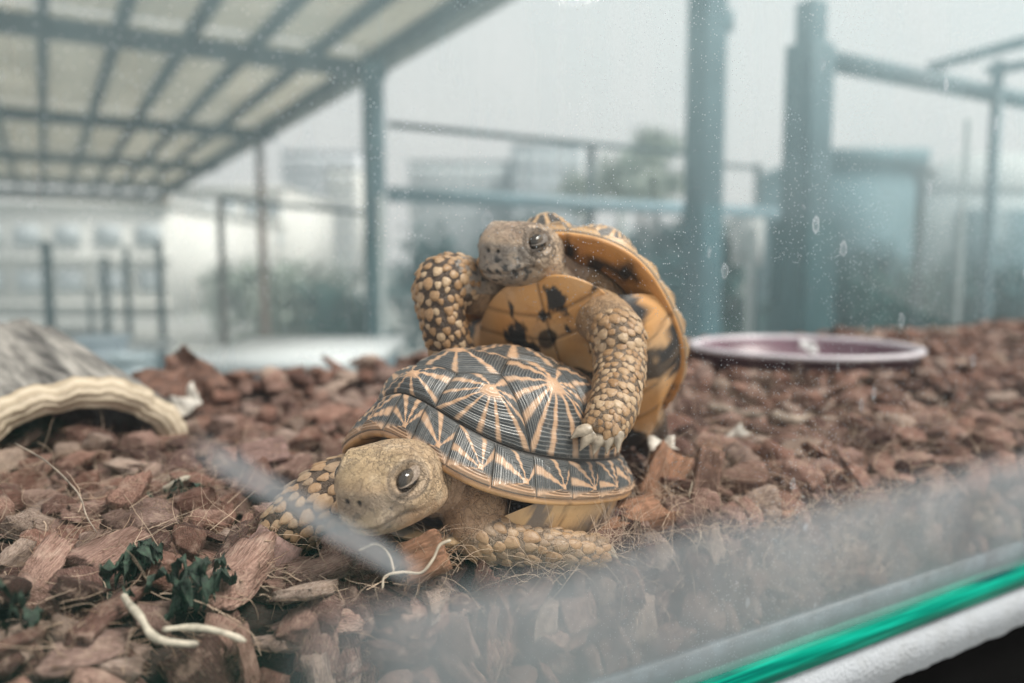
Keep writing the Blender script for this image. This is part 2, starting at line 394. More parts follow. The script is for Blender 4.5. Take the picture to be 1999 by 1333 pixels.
EYE = np.array([.66, .375, .15]); NOS = np.array([.985, .07, .02])
def mouth_z(x): return -.165 - .075 * sstep(.78, 1.0, x) + .035 * np.exp(-((x - .72) / .1) ** 2)
def head_mesh(hl):
    X = np.array([0, .12, .28, .44, .60, .74, .86, .95, .99, 1.0])
    Wd = np.array([.33, .405, .45, .455, .43, .375, .31, .245, .18, .07])
    ZT = np.array([.30, .36, .40, .405, .39, .35, .29, .21, .125, .03])
    ZB = np.array([.30, .35, .38, .39, .385, .375, .35, .31, .235, .09])
    nx, na = 150, 180
    t = np.linspace(0, 1, nx); x = 1 - (1 - t) ** 1.6; ang = np.linspace(0, 2 * np.pi, na, endpoint=False)
    from_ = lambda A: np.interp(x, X, A)
    k = np.ones(9) / 9
    sm = lambda A: np.convolve(np.pad(A, 4, mode='edge'), k, 'valid')
    w, zt, zb = sm(from_(Wd)), sm(from_(ZT)), sm(from_(ZB)); e = 2 / 2.35
    c, s = np.cos(ang), np.sin(ang); ce = np.sign(c) * np.abs(c) ** e; se = np.sign(s) * np.abs(s) ** e
    V = np.stack([np.repeat(x, na), (w[:, None] * ce).ravel(), np.where(se[None] > 0, zt[:, None] * se, zb[:, None] * se).ravel()], -1)
    n = V - np.stack([np.clip(V[:, 0] * .75 + .1, 0, .8), V[:, 1] * .1, V[:, 2] * .05], -1); n /= np.linalg.norm(n, axis=1)[:, None]
    q = V; D = np.zeros(len(V)); g = lambda p, r: np.exp(-np.sum(((q - np.array(p)) / np.array(r)) ** 2, axis=1))
    for sd_ in (1, -1):
        ec = EYE * [1, sd_, 1]; d = np.linalg.norm((q - ec) / [1.25, 1, .95], axis=1)
        D += .034 * np.exp(-((d - .150) / .030) ** 2) - .085 * np.exp(-(d / .095) ** 2) + .03 * np.exp(-(d / .25) ** 2)
        D += .020 * np.exp(-((d - .205) / .020) ** 2) - .010 * np.exp(-((d - .172) / .010) ** 2)
        D += .05 * g((.66, sd_ * .27, .33), (.2, .09, .1))
        D -= .05 * g(NOS * [1, sd_, 1], (.06, .026, .026))
        D += .018 * g((.96, sd_ * .07, .05), (.06, .06, .06))
        D += .05 * g((.24, sd_ * .38, -.16), (.18, .1, .13))
        D -= .03 * g((.17, sd_ * .37, .02), (.09, .2, .1))
    zm = mouth_z(q[:, 0])
    mk = sstep(.44, .6, q[:, 0])
    D -= .026 * np.exp(-((q[:, 2] - zm) / .016) ** 2) * mk
    D += .020 * np.exp(-((q[:, 2] - zm - .055) / .04) ** 2) * mk
    D += .03 * g((1.0, 0, -.10), (.08, .08, .10))
    D += .02 * g((.80, 0, .30), (.1, .12, .1)) - .012 * g((.72, 0, .36), (.03, .2, .2))
    V = V + n * D[:, None]
    i = np.arange(nx - 1)[:, None] * na; j = np.arange(na)[None]; kk = (j + 1) % na
    F = np.stack([i + j, i + na + j, i + na + kk, i + kk], -1).reshape(-1, 4); j = j[0]; kk = kk[0]
    V = np.vstack([V, [[-.08, 0, 0]], [[V[-na:, 0].mean() + .012, 0, V[-na:, 2].mean()]]])
    Tt = np.concatenate([np.stack([j, kk, np.full(na, len(V) - 2)], -1),
                         np.stack([(nx - 1) * na + kk, (nx - 1) * na + j, np.full(na, len(V) - 1)], -1)])
    return V * hl, [F, Tt]
def frame(fwd, up, loc):
    f = np.asarray(fwd, float); f /= np.linalg.norm(f); u = np.asarray(up, float); l = np.cross(u, f); l /= np.linalg.norm(l); u = np.cross(f, l)
    M = np.eye(4); M[:3, 0], M[:3, 1], M[:3, 2], M[:3, 3] = f, l, u, loc; return M
def xf(M, V): return np.asarray(V) @ M[:3, :3].T + M[:3, 3]
def cvec(lat, dep, up): return cr * lat + cfh * dep + np.array([0, 0, 1.0]) * up

def remesh(V, F, voxel):
    me = make_mesh('tmp', V, F); o = bpy.data.objects.new('tmp', me); COL.objects.link(o)
    m = o.modifiers.new('r', 'REMESH'); m.mode = 'VOXEL'; m.voxel_size = voxel; m.adaptivity = 0
    dg = bpy.context.evaluated_depsgraph_get(); e = o.evaluated_get(dg).to_mesh()
    n = len(e.vertices); co = np.empty(n * 3, np.float32); e.vertices.foreach_get('co', co)
    nf = len(e.polygons); li = np.empty(len(e.loops), np.int32); e.loops.foreach_get('vertex_index', li)
    o.evaluated_get(dg).to_mesh_clear(); bpy.data.objects.remove(o); bpy.data.meshes.remove(me)
    return co.reshape(-1, 3).astype(float), li.reshape(-1, 4)
def smooth_mesh(V, F, it, w):
    E_ = np.concatenate([F[:, [0, 1]], F[:, [1, 2]], F[:, [2, 3]], F[:, [3, 0]]]); E_ = np.concatenate([E_, E_[:, ::-1]])
    deg = np.bincount(E_[:, 0], minlength=len(V)).astype(float)
    for _ in range(it):
        A = np.stack([np.bincount(E_[:, 0], weights=V[E_[:, 1], k], minlength=len(V)) for k in range(3)], -1) / deg[:, None]
        V = V + (A - V) * w[:, None]
    return V
def vnormals(V, F):
    n = np.cross(V[F[:, 2]] - V[F[:, 0]], V[F[:, 3]] - V[F[:, 1]]); N = np.zeros_like(V)
    for k in range(4):
        for c in range(3): N[:, c] += np.bincount(F[:, k], weights=n[:, c], minlength=len(V))
    return N / (np.linalg.norm(N, axis=1)[:, None] + 1e-12)

def scale_base_mesh(mat, seed):
    g = np.random.default_rng(seed); na, nr_ = 14, 5; V = []
    for r in np.linspace(0, 1, nr_ + 1)[1:]:
        for a in np.linspace(0, 2 * np.pi, na, endpoint=False):
            x, y = r * math.cos(a), r * math.sin(a); rad = 1 + .07 * math.sin(3 * a + seed) + .03 * math.cos(4 * a + seed * 2)
            z = (1 - r ** 2.6) * (.62 + .25 * x) + (.1 if r < .3 else 0) - (.45 if r > .95 else 0)
            V.append([x * .5 * rad * (1.18 if x > 0 else 1), y * .5 * rad * (1 - .30 * max(0, x)), z * .5])
    V.append([0, 0, .36]); V = np.array(V)
    i = np.arange(nr_ - 1)[:, None] * na; j = np.arange(na)[None]; k = (j + 1) % na
    F = np.stack([i + j, i + na + j, i + na + k, i + k], -1).reshape(-1, 4); j = j[0]; k = k[0]
    return make_mesh('scale', V, [F, np.stack([np.full(na, len(V) - 1), j, k], -1)], mat)

def build_tortoise(label, M, L, Wd, H, pal, chains, head, claws, seed, skin, scales_m, under_pal, plastron_pal, front_lift=.02, cap_scales=296, lump=1.0, belly=0.0, gular=0.0, shell_kw={}):
    Mi = np.linalg.inv(M)
    root = empty('tortoise', Matrix(M.tolist())); tag(root, label, 'tortoise')
    S_ = shell_fn(L, Wd, H, front_lift, **shell_kw); g = np.random.default_rng(seed)
    m_shell = shell_material('scute_horn_%d' % seed, None, (.40, .39, .36), .26)
    m_v = vcol_material('plastron_horn_%d' % seed)
    # --- carapace body under the scutes, with its turned-in underside
    na = 160; rs = np.linspace(.02, 1, 34); ph = np.linspace(0, 2 * np.pi, na, endpoint=False)
    D = np.concatenate([np.stack([r * np.cos(ph), r * np.sin(ph)], -1) for r in rs]); p, n = S_(D); V = p - n * .0022
    rim = V[-na:].copy(); cols = np.tile(np.array([.035, .03, .026]), (len(V), 1))
    cols[np.repeat(rs, na) > .97] = pal[0]
    und, uc = [], []
    for q, up_ in ((1.0, -.0025), (.985, -.0035), (.94, -.003), (.88, -.002), (.80, .001), (.70, .006)):
        r2 = rim.copy(); r2[:, :2] *= q; r2[:, 2] += up_; und.append(r2)
        seamph = (np.degrees(np.abs(np.arctan2(np.sin(ph), np.cos(ph)))) / 15.27) % 1
        nzv = fbm(r2, 55, 3, seed)
        dk = sstep(.05, .30, nzv + .30 * (np.abs(seamph - .5) > .34) - .12) * sstep(.99, .9, np.full(na, q))
        c = np.array(under_pal[0]) * (1 - .4 * np.clip(nzv + .3, 0, 1))[:, None]; c = c * (1 - dk[:, None]) + np.array(under_pal[1]) * dk[:, None]
        c[np.abs(seamph - .0) < .035] *= .5
        uc.append(c)
    V = np.vstack([V] + und); cols = np.vstack([cols] + uc); nr_ = len(rs) + len(und)
    i = np.arange(nr_ - 1)[:, None] * na; j = np.arange(na)[None]; k = (j + 1) % na
    F = np.stack([i + j, i + na + j, i + na + k, i + k], -1).reshape(-1, 4)
    V = np.vstack([V, S_(np.array([[1e-4, 0]]))[0] - [0, 0, .002]]); cols = np.vstack([cols, [.03, .03, .03]])
    Fc = np.stack([np.full(na, len(V) - 1), j[0], k[0]], -1)
    car = mobj('carapace', make_mesh('carapace', V, [F, Fc], m_v, cols=cols), root)
    for q, (kind, poly, cen) in enumerate(scute_layout()):
        mobj('scute', scute_mesh(kind, poly, cen, S_, m_shell, pal, seed * 100 + q, lump), car)
    # --- plastron with the bridges that join it to the carapace
    na = 288; ph = np.linspace(0, 2 * np.pi, na, endpoint=False); V = []; ap, bpw = L * (.445 + gular), Wd * (.345 + gular)
    notch = 1 - .05 * np.exp(-(ph / .16) ** 2) - .05 * np.exp(-((ph - 2 * np.pi) / .16) ** 2) - .16 * np.exp(-((ph - np.pi) / .3) ** 2)
    sq = 1 / (np.abs(np.cos(ph)) ** 2.8 + np.abs(np.sin(ph)) ** 2.8) ** (1 / 2.8)
    wx = 1 - .28 * np.clip(np.cos(ph), 0, 1) ** 2
    ex, ey = ap * np.cos(ph) * sq * notch, bpw * np.sin(ph) * sq * wx
    B = np.exp(-((np.abs(np.angle(np.exp(1j * ph))) - np.pi / 2) / .62) ** 4)
    rp = S_(np.stack([.955 * np.cos(ph), .955 * np.sin(ph)], -1))[0]
    rows = []
    for r in np.linspace(.02, 1, 60):
        rows.append(np.stack([ex * r, ey * r, .003 - belly * (1 - .5 * r ** 4) + .0035 * r ** 3 * np.ones(na) + .004 * np.clip(np.cos(ph), 0, 1) * r ** 4], -1))
    e0 = rows[-1]
    for t in (.12, .3, .5, .75, 1.0):
        br = e0 * (1 - t) + rp * t; br[:, 2] = e0[:, 2] + (rp[:, 2] - .003 - e0[:, 2]) * t ** 1.35
        lip = e0.copy(); lip[:, :2] *= 1 - .12 * t; lip[:, 2] += min(t * 3, 1) * .0035
        rows.append(br * B[:, None] + lip * (1 - B[:, None]))
    V = np.concatenate(rows)
    # seams: midline and five cross seams
    seam = np.exp(-(V[:, 1] / .0010) ** 2)
    for sx in (.33, .23, .02, -.18, -.30): seam = np.maximum(seam, np.exp(-((V[:, 0] - sx * L - .25 * np.abs(V[:, 1])) / .0012) ** 2))
    Vs = V * np.array([30, 52, 40])
    b1 = fbm(Vs, 1.0, 5, seed * 1.7); b2 = fbm(V * np.array([26, 26, 26]), 1, 2, seed * 3.3)
    dk = np.clip(sstep(.11, .27, b1) + .9 * sstep(.30, .42, b2), 0, 1)
    V[:, 2] += .0009 * seam
    cols = np.array(plastron_pal[0]) * (1 - np.clip(b2 + .35, 0, 1)[:, None]) + np.array(plastron_pal[1]) * np.clip(b2 + .35, 0, 1)[:, None]
    cols = cols * (1 - dk[:, None]) + np.array(plastron_pal[2]) * dk[:, None]
    cols *= (1 - .55 * seam)[:, None]
    nr_ = len(rows); i = np.arange(nr_ - 1)[:, None] * na; j = np.arange(na)[None]; k = (j + 1) % na
    F = np.stack([i + j, i + k, i + na + k, i + na + j], -1).reshape(-1, 4)
    V = np.vstack([V, [[0, 0, .003 - belly]]]); cols = np.vstack([cols, cols[:1]])
    mobj('plastron', make_mesh('plastron', V, [F, np.stack([np.full(na, len(V) - 1), k[0], j[0]], -1)], m_v, cols=cols), root)
    # --- skin: trunk, neck, head and limbs grown into one surface
    parts = [ellipsoid((-.004, 0, .040), (L * .41, Wd * .36, .026), 40, 24)]
    info = []
    for ch in chains:
        pts = np.array([xf(Mi, q[0]) for q in ch['pts']]); rad = np.array([q[1] for q in ch['pts']])
        C = catmull(np.column_stack([pts, rad]), 10); P_, r_ = C[:, :3], C[:, 3]
        if ch['kind'] == 'neck': r_ = r_ * (1 + .07 * np.sin(np.arange(len(r_)) * 1.9) + .03 * np.sin(np.arange(len(r_)) * .8))
        parts.append(tube(P_, r_, 28)); info.append((ch, P_, r_))
    Mh = Mi @ head['M']; hv, hf = head_mesh(head['hl'])
    parts.append((xf(Mh, hv), hf))
    V, F = merge(parts); V, F = remesh(V, F, .00085)
    q = xf(np.linalg.inv(Mh), V) / head['hl']
    inh = (q[:, 0] > .06) & (q[:, 0] < 1.15) & (np.abs(q[:, 1]) < .52) & (np.abs(q[:, 2]) < .5)
    V = smooth_mesh(V, F, 5, np.where(inh, .12, .55)); N = vnormals(V, F)
    nz = fbm(V[::1], 120, 2, seed)
    V = V + N * (nz * np.where(inh, .0001, .0007))[:, None]
    q = xf(np.linalg.inv(Mh), V) / head['hl']
    cols = np.tile(np.array(skin['base']), (len(V), 1)); plate = np.full(len(V), .25)
    lt = np.full(len(V), -1.0); lk = np.full(len(V), -1, int); axis = np.zeros_like(V)
    best = np.full(len(V), 9.0)
    for ci, (ch, P_, r_) in enumerate(info):
        for s0 in range(0, len(V), 20000):
            d = np.linalg.norm(V[s0:s0 + 20000, None] - P_[None], axis=2) / r_[None]; ix = d.argmin(1); dm = d[np.arange(len(ix)), ix]
            up = dm < best[s0:s0 + 20000]; sl = np.arange(s0, s0 + len(ix))[up]
            best[sl] = dm[up]; lk[sl] = ci; lt[sl] = ix[up] / (len(P_) - 1); T_ = np.gradient(P_, axis=0); axis[sl] = T_[ix[up]]
    for ci, (ch, P_, r_) in enumerate(info):
        mk = (lk == ci) & (best < 1.5)
        if ch['kind'] == 'limb':
            t0, t1 = ch['scales'][:2]; f = sstep(t0 - .06, t0 + .06, lt) * mk
            cols = cols * (1 - f[:, None]) + np.array(ch.get('gap', skin['gap'])) * f[:, None]
            pale = sstep(t1 - .04, t1 + .08, lt) * mk
            cols = cols * (1 - pale[:, None]) + np.array(skin['base']) * .95 * pale[:, None]; plate[mk] = .45
        elif ch['kind'] == 'neck':
            cols[mk & ~inh] = np.array(skin['neck'])
            plate[mk & ~inh] = .05
    # face colours
    x, y, z = q.T; a = lambda w: w[:, None]
    def blend(f, c):
        nonlocal cols
        f = f * inh; cols = cols * (1 - a(f)) + np.array(c) * a(f)
    blend(np.ones(len(V)), skin['head'])
    blend(sstep(-.06, -.2, z) * .8, skin['jaw'])
    blend(sstep(.62, .85, x) * sstep(.16, .05, z) * .75, skin['beak'])
    blend(sstep(.1, .25, z) * sstep(.5, .68, x) * .55, skin['brow'])
    zm = mouth_z(x)
    fz = fbm(V[inh], 210, 3, seed * 5.1); fz2 = fbm(V[inh], 95, 3, seed * 2.3); w1 = np.zeros(len(V)); w2 = np.zeros(len(V)); w1[inh] = sstep(.12, .42, fz) ; w2[inh] = sstep(.05, .35, fz2)
    blend(w2 * .45, skin['pale']); blend(w1 * (sstep(.5, .85, x) * sstep(.1, -.1, z) * .6 + .28) * skin['blot'], (.07, .068, .066))
    blend(np.exp(-((z - zm) / .016) ** 2) * sstep(.48, .62, x) * .45, (.09, .07, .055))
    for s_ in (1, -1):
        d = np.linalg.norm((q - EYE * [1, s_, 1]) / [1.25, 1, .95], axis=1)
        blend(np.exp(-((d - .14) / .05) ** 2) * .6, skin['lid']); blend(sstep(.115, .08, d), (.05, .045, .04))
        blend(np.exp(-((d - .175) / .012) ** 2) * .6, (.10, .085, .07))
        d = np.linalg.norm((q - NOS * [1, s_, 1]) / [1.6, 1, 1], axis=1)
        blend(sstep(.034, .018, d), (.02, .02, .02))
    plate[inh] = 1.0 * skin.get('plate', 1); f = (sstep(-.05, -.16, z) + sstep(.8, .9, x)); plate[inh] *= np.clip(1 - f, .12, 1)[inh]
    body = mobj('body', make_mesh('body', V, F, skin['mat'], cols=np.clip(cols, .01, 1), attrs={'plate': plate}), root)
    # --- eyes
    for s_ in (1, -1):
        er = np.array([.132, .080, .104]) * head['hl']
        ev, ef = ellipsoid((0, 0, 0), er, 24, 16)
        Me = Matrix((Mh @ np.block([[np.eye(3), np.array([[EYE[0]], [s_ * (EYE[1] - .004)], [EYE[2]]]) * head['hl']], [0, 0, 0, 1]])).tolist())
        mobj('eye', make_mesh('eye', ev, ef, M_EYE), body, Me)
        tl = -.42                                              # lids slant down towards the beak
        for up_, z0, z1, wz in ((1, .14, 1.0, 1.10), (-1, -1.0, -.30, 1.10)):
            ua = np.linspace(0, 2 * np.pi, 40, endpoint=False); lv = []
            for zz in np.linspace(z0, z1, 9):
                cc_ = math.sqrt(max(1e-4, 1 - zz * zz)); lift = 1.13 + .05 * math.exp(-((zz - (z0 if up_ > 0 else z1)) / .12) ** 2)
                for a_ in ua: lv.append([cc_ * math.cos(a_) * lift, cc_ * math.sin(a_) * lift, zz * 1.12 + .05 * math.sin(a_ * 5 + zz * 9) * (abs(zz) > .5)])
            lv = np.array(lv); ct, stt = math.cos(tl), math.sin(tl); lv = np.stack([lv[:, 0] * ct - lv[:, 2] * stt * -1, lv[:, 1], lv[:, 0] * stt * -1 * -1 + lv[:, 2] * ct], -1) * er
            ii = np.arange(8)[:, None] * 40; jj = np.arange(40)[None]; kk2 = (jj + 1) % 40; lf = np.stack([ii + jj, ii + kk2, ii + 40 + kk2, ii + 40 + jj], -1).reshape(-1, 4)
            lc = np.tile(np.array(skin['lid']) * .8 + .06, (len(lv), 1))
            mobj('eyelid', make_mesh('eyelid', lv, lf, skin['mat'], cols=lc, attrs={'plate': np.full(len(lv), .3)}), body, Me)
    # --- horny scales of the limbs
    bases = [scale_base_mesh(scales_m, q_ + seed) for q_ in range(4)]
    camL = xf(Mi, CAMP); total = 0
    for ci, (ch, P_, r_) in enumerate(info):
        if ch['kind'] != 'limb' or not ch.get('build', True): continue
        t0, t1, s0, s1, el = ch['scales']
        vis = np.einsum('ij,ij->i', N, camL - V) / np.linalg.norm(camL - V, axis=1)
        cand = np.where((lk == ci) & (lt > t0) & (lt < t1) & (vis > -.12) & (best < 1.25))[0]
        g.shuffle(cand); kept = []
        for v in cand:
            tt = (lt[v] - t0) / (t1 - t0); sz = (s0 + (s1 - s0) * tt) * g.uniform(.72, 1.25)
            ax = axis[v] / (np.linalg.norm(axis[v]) + 1e-9)
            ok = True
            for (pv, psz) in kept:
                dl = V[v] - pv; al = (dl @ ax) / el; rest = dl - ax * (dl @ ax)
                if al * al + rest @ rest < (ch.get('pack', .40) * (sz + psz)) ** 2: ok = False; break
            if not ok: continue
            kept.append((V[v], sz))
            nn = N[v]; ax = ax - nn * (ax @ nn); ax /= np.linalg.norm(ax) + 1e-9
            nn = nn - ax * .22; nn /= np.linalg.norm(nn); ax = ax - nn * (ax @ nn); ax /= np.linalg.norm(ax)
            mm = np.eye(4); mm[:3, 0] = ax * sz * el; mm[:3, 1] = np.cross(nn, ax) * sz; mm[:3, 2] = nn * sz * ch.get('thick', .55); mm[:3, 3] = V[v] - N[v] * .0003
            mobj('scale', bases[len(kept) % 4], body, Matrix(mm.tolist())); total += 1
            if total >= cap_scales: break
    # --- claws
    for (b0, b1, rad) in claws:
        p0, p1 = xf(Mi, b0), xf(Mi, b1); mid = (p0 + p1) / 2 + xf(Mi, np.array(b0) + [0, 0, .0018]) - p0
        C = catmull([p0, mid, p1], 6); v, f = tube(C, rad * np.array([1, 1.02, 1, .97, .9, .82, .74, .64, .52, .4, .28, .16, .06]), 10)
        mobj('claw', make_mesh('claw', v, f, M_CLAW), root)
    return root, S_

def tort_frame(lat, dep, z, alpha, pitch):
    f = cvec(-math.sin(alpha), -math.cos(alpha), 0); up = np.array([0, 0, 1.0])
    fw = f * math.cos(pitch) + up * math.sin(pitch); u3 = -f * math.sin(pitch) + up * math.cos(pitch)
    return frame(fw, u3, cfh * dep + cr * lat + up * z)

# ---- the lower tortoise
ML = tort_frame(-.014, .495, -.004, R(40), R(9))
def P3(x, y, d, r): return (bp(x, y, d), r)
skinL = dict(base=(.45, .29, .175), gap=(.10, .07, .05), neck=(.42, .275, .175), head=(.43, .305, .19), jaw=(.47, .295, .175), beak=(.28, .225, .175), brow=(.46, .34, .195), lid=(.34, .25, .18),
             mat=skin_material('tortoise_skin_pale', (.14, .11, .085)), plate=.6, pale=(.54, .42, .29), blot=.6)
def head_at(hl, fwd, up, ex, ey, ed):                  # put the left eye on its pixel
    M = frame(fwd, up, (0, 0, 0)); M[:3, 3] = bp(ex, ey, ed) - M[:3, :3] @ (EYE * hl); return dict(hl=hl, M=M)
headL = head_at(.055, cvec(-.50, -.86, -.09), cvec(-.05, 0, 1), 797, 937, .391)
hb = headL['M'][:3, 3]; hfw = headL['M'][:3, 0]
chL = [
    dict(kind='neck', pts=[(xf(ML, (.02, 0, .036)), .018), (xf(ML, (.055, .002, .038)), .018), (hb - hfw * .012 + [0, 0, -.005], .0235), (hb - hfw * .002 + [0, 0, -.003], .0225), (hb + hfw * .012, .0195)]),
    dict(kind='limb', scales=(.18, .97, .0098, .0060, 1.5), thick=.34, pack=.37, pts=[P3(790, 935, .475, .018), P3(720, 945, .465, .0205), P3(640, 975, .458, .0205), P3(572, 1026, .452, .0175), P3(540, 1066, .448, .013)]),
    dict(kind='limb', scales=(.38, .99, .0074, .0068, 1.5), thick=.36, pack=.37, gap=(.24, .18, .13), pts=[P3(880, 925, .475, .019), P3(922, 985, .447, .0195), P3(935, 1035, .437, .0165), P3(1005, 1058, .440, .0125), P3(1095, 1070, .447, .0105), P3(1172, 1075, .458, .0085)]),
    dict(kind='limb', scales=(.5, .97, .006, .005, 1.2), build=False, pts=[(xf(ML, (-.045, .03, .035)), .018), (xf(ML, (-.062, .046, .02)), .017), (xf(ML, (-.066, .048, .0)), .014)]),
    dict(kind='limb', scales=(.5, .97, .006, .005, 1.2), build=False, pts=[(xf(ML, (-.045, -.03, .035)), .018), (xf(ML, (-.062, -.052, .02)), .019), (xf(ML, (-.066, -.056, .0)), .016)]),
]
clL = [(bp(1172, 1070, .458), bp(1204, 1080, .462), .0032), (bp(1175, 1078, .456), bp(1208, 1092, .460), .0032), (bp(538, 1064, .447), bp(520, 1092, .443), .0035), (bp(556, 1070, .444), bp(544, 1098, .440), .0035)]
tortL, SL = build_tortoise('tortoise with dark radiating star shell lying under the other tortoise', ML, .192, .156, .112,
    ((.52, .31, .18), (.46, .31, .205), (.034, .040, .044)), chL, headL, clL, 3, skinL,
    scale_material('limb_scale_pale', (.29, .175, .09), (.37, .25, .15), (.24, .175, .12)),
    ((.62, .36, .16), (.16, .10, .06)), ((.62, .40, .20), (.56, .40, .26), (.20, .16, .13)), front_lift=.030, gular=.055, belly=.012)

# ---- the upper tortoise, reared up against the back of the lower one
MU = frame(cvec(-.28, -.55, .76), cvec(.1, .8, .6), cfh * .585 + cr * .0435 + [0, 0, .101]); MU[:3, 3] -= MU[:3, 2] * .034
def low_shell_depth(x, y):                             # depth along a photo ray to the lower tortoise's shell
    t = np.linspace(0, 1, 90); A = np.array([[r * math.cos(a), r * math.sin(a)] for r in np.linspace(.02, 1, 40) for a in np.linspace(0, 2 * np.pi, 120)])
    Wp = xf(ML, SL(A)[0]); X_, Y_, Z_ = proj(Wp); d2 = (X_ - x) ** 2 + (Y_ - y) ** 2
    near = np.argsort(d2)[:14]; return Z_[near].min()
dh = max(low_shell_depth(1150, 858), .462); dg = low_shell_depth(905, 705)
print('hand depths', dh, dg)
skinU = dict(base=(.40, .255, .14), gap=(.075, .05, .035), neck=(.40, .29, .21), head=(.45, .335, .235), jaw=(.49, .36, .245), beak=(.20, .19, .18), brow=(.35, .26, .20), lid=(.20, .16, .13),
             mat=skin_material('tortoise_skin_brown', (.10, .075, .055)), plate=1.0, pale=(.56, .44, .33), blot=1.25)
headU = head_at(.0555, cvec(-.60, -.79, .04), cvec(.10, .0, 1), 1050, 475, .503)
hb = headU['M'][:3, 3]; hfw = headU['M'][:3, 0]
chU = [
    dict(kind='neck', pts=[(xf(MU, (.03, 0, .036)), .019), (xf(MU, (.064, .002, .030)), .019), (hb - hfw * .004 + [0, 0, -.010], .0200), (hb + hfw * .014 + [0, 0, -.004], .0180)]),
    dict(kind='limb', scales=(.32, .93, .0072, .0060, 1.05), thick=.30, pack=.34, gap=(.17, .12, .08), pts=[P3(1122, 585, .565, .016), P3(1160, 610, .535, .0178), P3(1200, 648, .503, .0180), P3(1210, 705, .494, .0165), P3(1203, 770, dh + .010, .0150), P3(1186, 822, dh - .002, .0140), P3(1166, 850, dh - .006, .0115)]),
    dict(kind='limb', scales=(.26, .97, .0074, .0060, 1.15), thick=.40, pack=.34, pts=[P3(1000, 590, .565, .018), P3(925, 560, .540, .0190), P3(866, 556, .522, .0195), P3(862, 610, .517, .0155), P3(875, 665, .520, .0150), P3(890, 705, .530, .014)]),
    dict(kind='limb', scales=(.5, .97, .006, .005, 1.2), build=False, pts=[(xf(MU, (-.045, .03, .035)), .018), (xf(MU, (-.072, .040, .022)), .018), (cfh * .655 + cr * .118 + [0, 0, .012], .015)]),
    dict(kind='limb', scales=(.5, .97, .006, .005, 1.2), build=False, pts=[(xf(MU, (-.045, -.03, .035)), .018), (xf(MU, (-.072, -.045, .022)), .018), (cfh * .67 + cr * .0 + [0, 0, .012], .015)]),
]
clU = [(bp(a, b, dh - .012), bp(c, d, dh - .016), r) for a, b, c, d, r in ((1150, 842, 1114, 856, .0046), (1156, 850, 1132, 880, .0048), (1172, 855, 1158, 888, .0044), (1190, 854, 1184, 886, .0040), (1206, 846, 1206, 884, .0038))]
tortU, SU = build_tortoise('tortoise rearing up with orange spotted belly and raised head', MU, .190, .160, .094,
    ((.62, .38, .18), (.60, .42, .26), (.050, .048, .045)), chU, headU, clU, 5, skinU,
    scale_material('limb_scale_brown', (.27, .15, .065), (.35, .215, .11), (.45, .325, .205)),
    ((.56, .26, .08), (.03, .026, .024)), ((.60, .31, .11), (.60, .40, .23), (.022, .022, .022)), front_lift=.012, lump=3.0, belly=.010, gular=.03, shell_kw=dict(dome=.955, lip=.065, fl=.85))

# ================================================================== the terrarium
def husk_material(name, per_object):
    t = NT(name)
    if per_object:
        rnd = t.n('ObjectInfo').outputs['Random']; loc = t.n('TexCoord').outputs['Object']
        loc = t.mapping(loc, (1, 1, 1)); add = t.n('VectorMath', operation='ADD'); t.set(add.inputs[0], loc)
        cb = t.n('CombineXYZ'); t.set(cb.inputs[0], t.math('MULTIPLY', rnd, 37.0)); t.set(cb.inputs[1], t.math('MULTIPLY', rnd, 91.0)); t.set(add.inputs[1], cb.outputs[0]); loc = add.outputs[0]
    else:
        rnd = t.n('Attribute', attribute_name='rnd').outputs['Fac']; loc = t.n('Attribute', attribute_name='loc').outputs['Vector']
    hair = t.n('Attribute', attribute_name='hair').outputs['Fac']
    fib = t.noise(t.mapping(loc, (1.2, 13, 13)), 1.6, 4, .65).outputs[0]
    lump = t.noise(loc, 2.2, 2).outputs[0]
    c = t.ramp(rnd, [(0, (.10, .06, .05)), (.17, (.22, .13, .11)), (.36, (.38, .21, .16)), (.55, (.37, .26, .225)), (.72, (.50, .30, .235)), (.87, (.48, .375, .325)), (1, (.62, .49, .40))])
    c = t.mixc(t.maprange(fib, .3, .72), t.mixc(1.0, c, (.40, .34, .32, 1), 'MULTIPLY'), c)
    c = t.mixc(t.maprange(lump, .5, .72, 0, .5), c, (.54, .40, .32, 1))
    c = t.mixc(t.maprange(lump, .42, .25, 0, .5), c, (.10, .055, .04, 1))
    c = t.mixc(t.math('MULTIPLY', hair, .6), c, (.56, .40, .28, 1))
    damp = t.noise(t.n('NewGeometry').outputs['Position'], 16, 2).outputs[0]
    c = t.mixc(t.maprange(damp, .42, .66, 0, .75), c, t.mixc(1.0, c, (.42, .37, .34, 1), 'MULTIPLY'))
    h = t.math('ADD', fib, t.math('MULTIPLY', t.noise(loc, 14, 2).outputs[0], .4))
    t.bsdf(c, .85, t.bump(h, 1.0, .0022), Specular_IOR_Level=.18)
    return t.m
M_HUSK = husk_material('coconut_husk', True); M_HUSKB = husk_material('coconut_husk_mass', False)

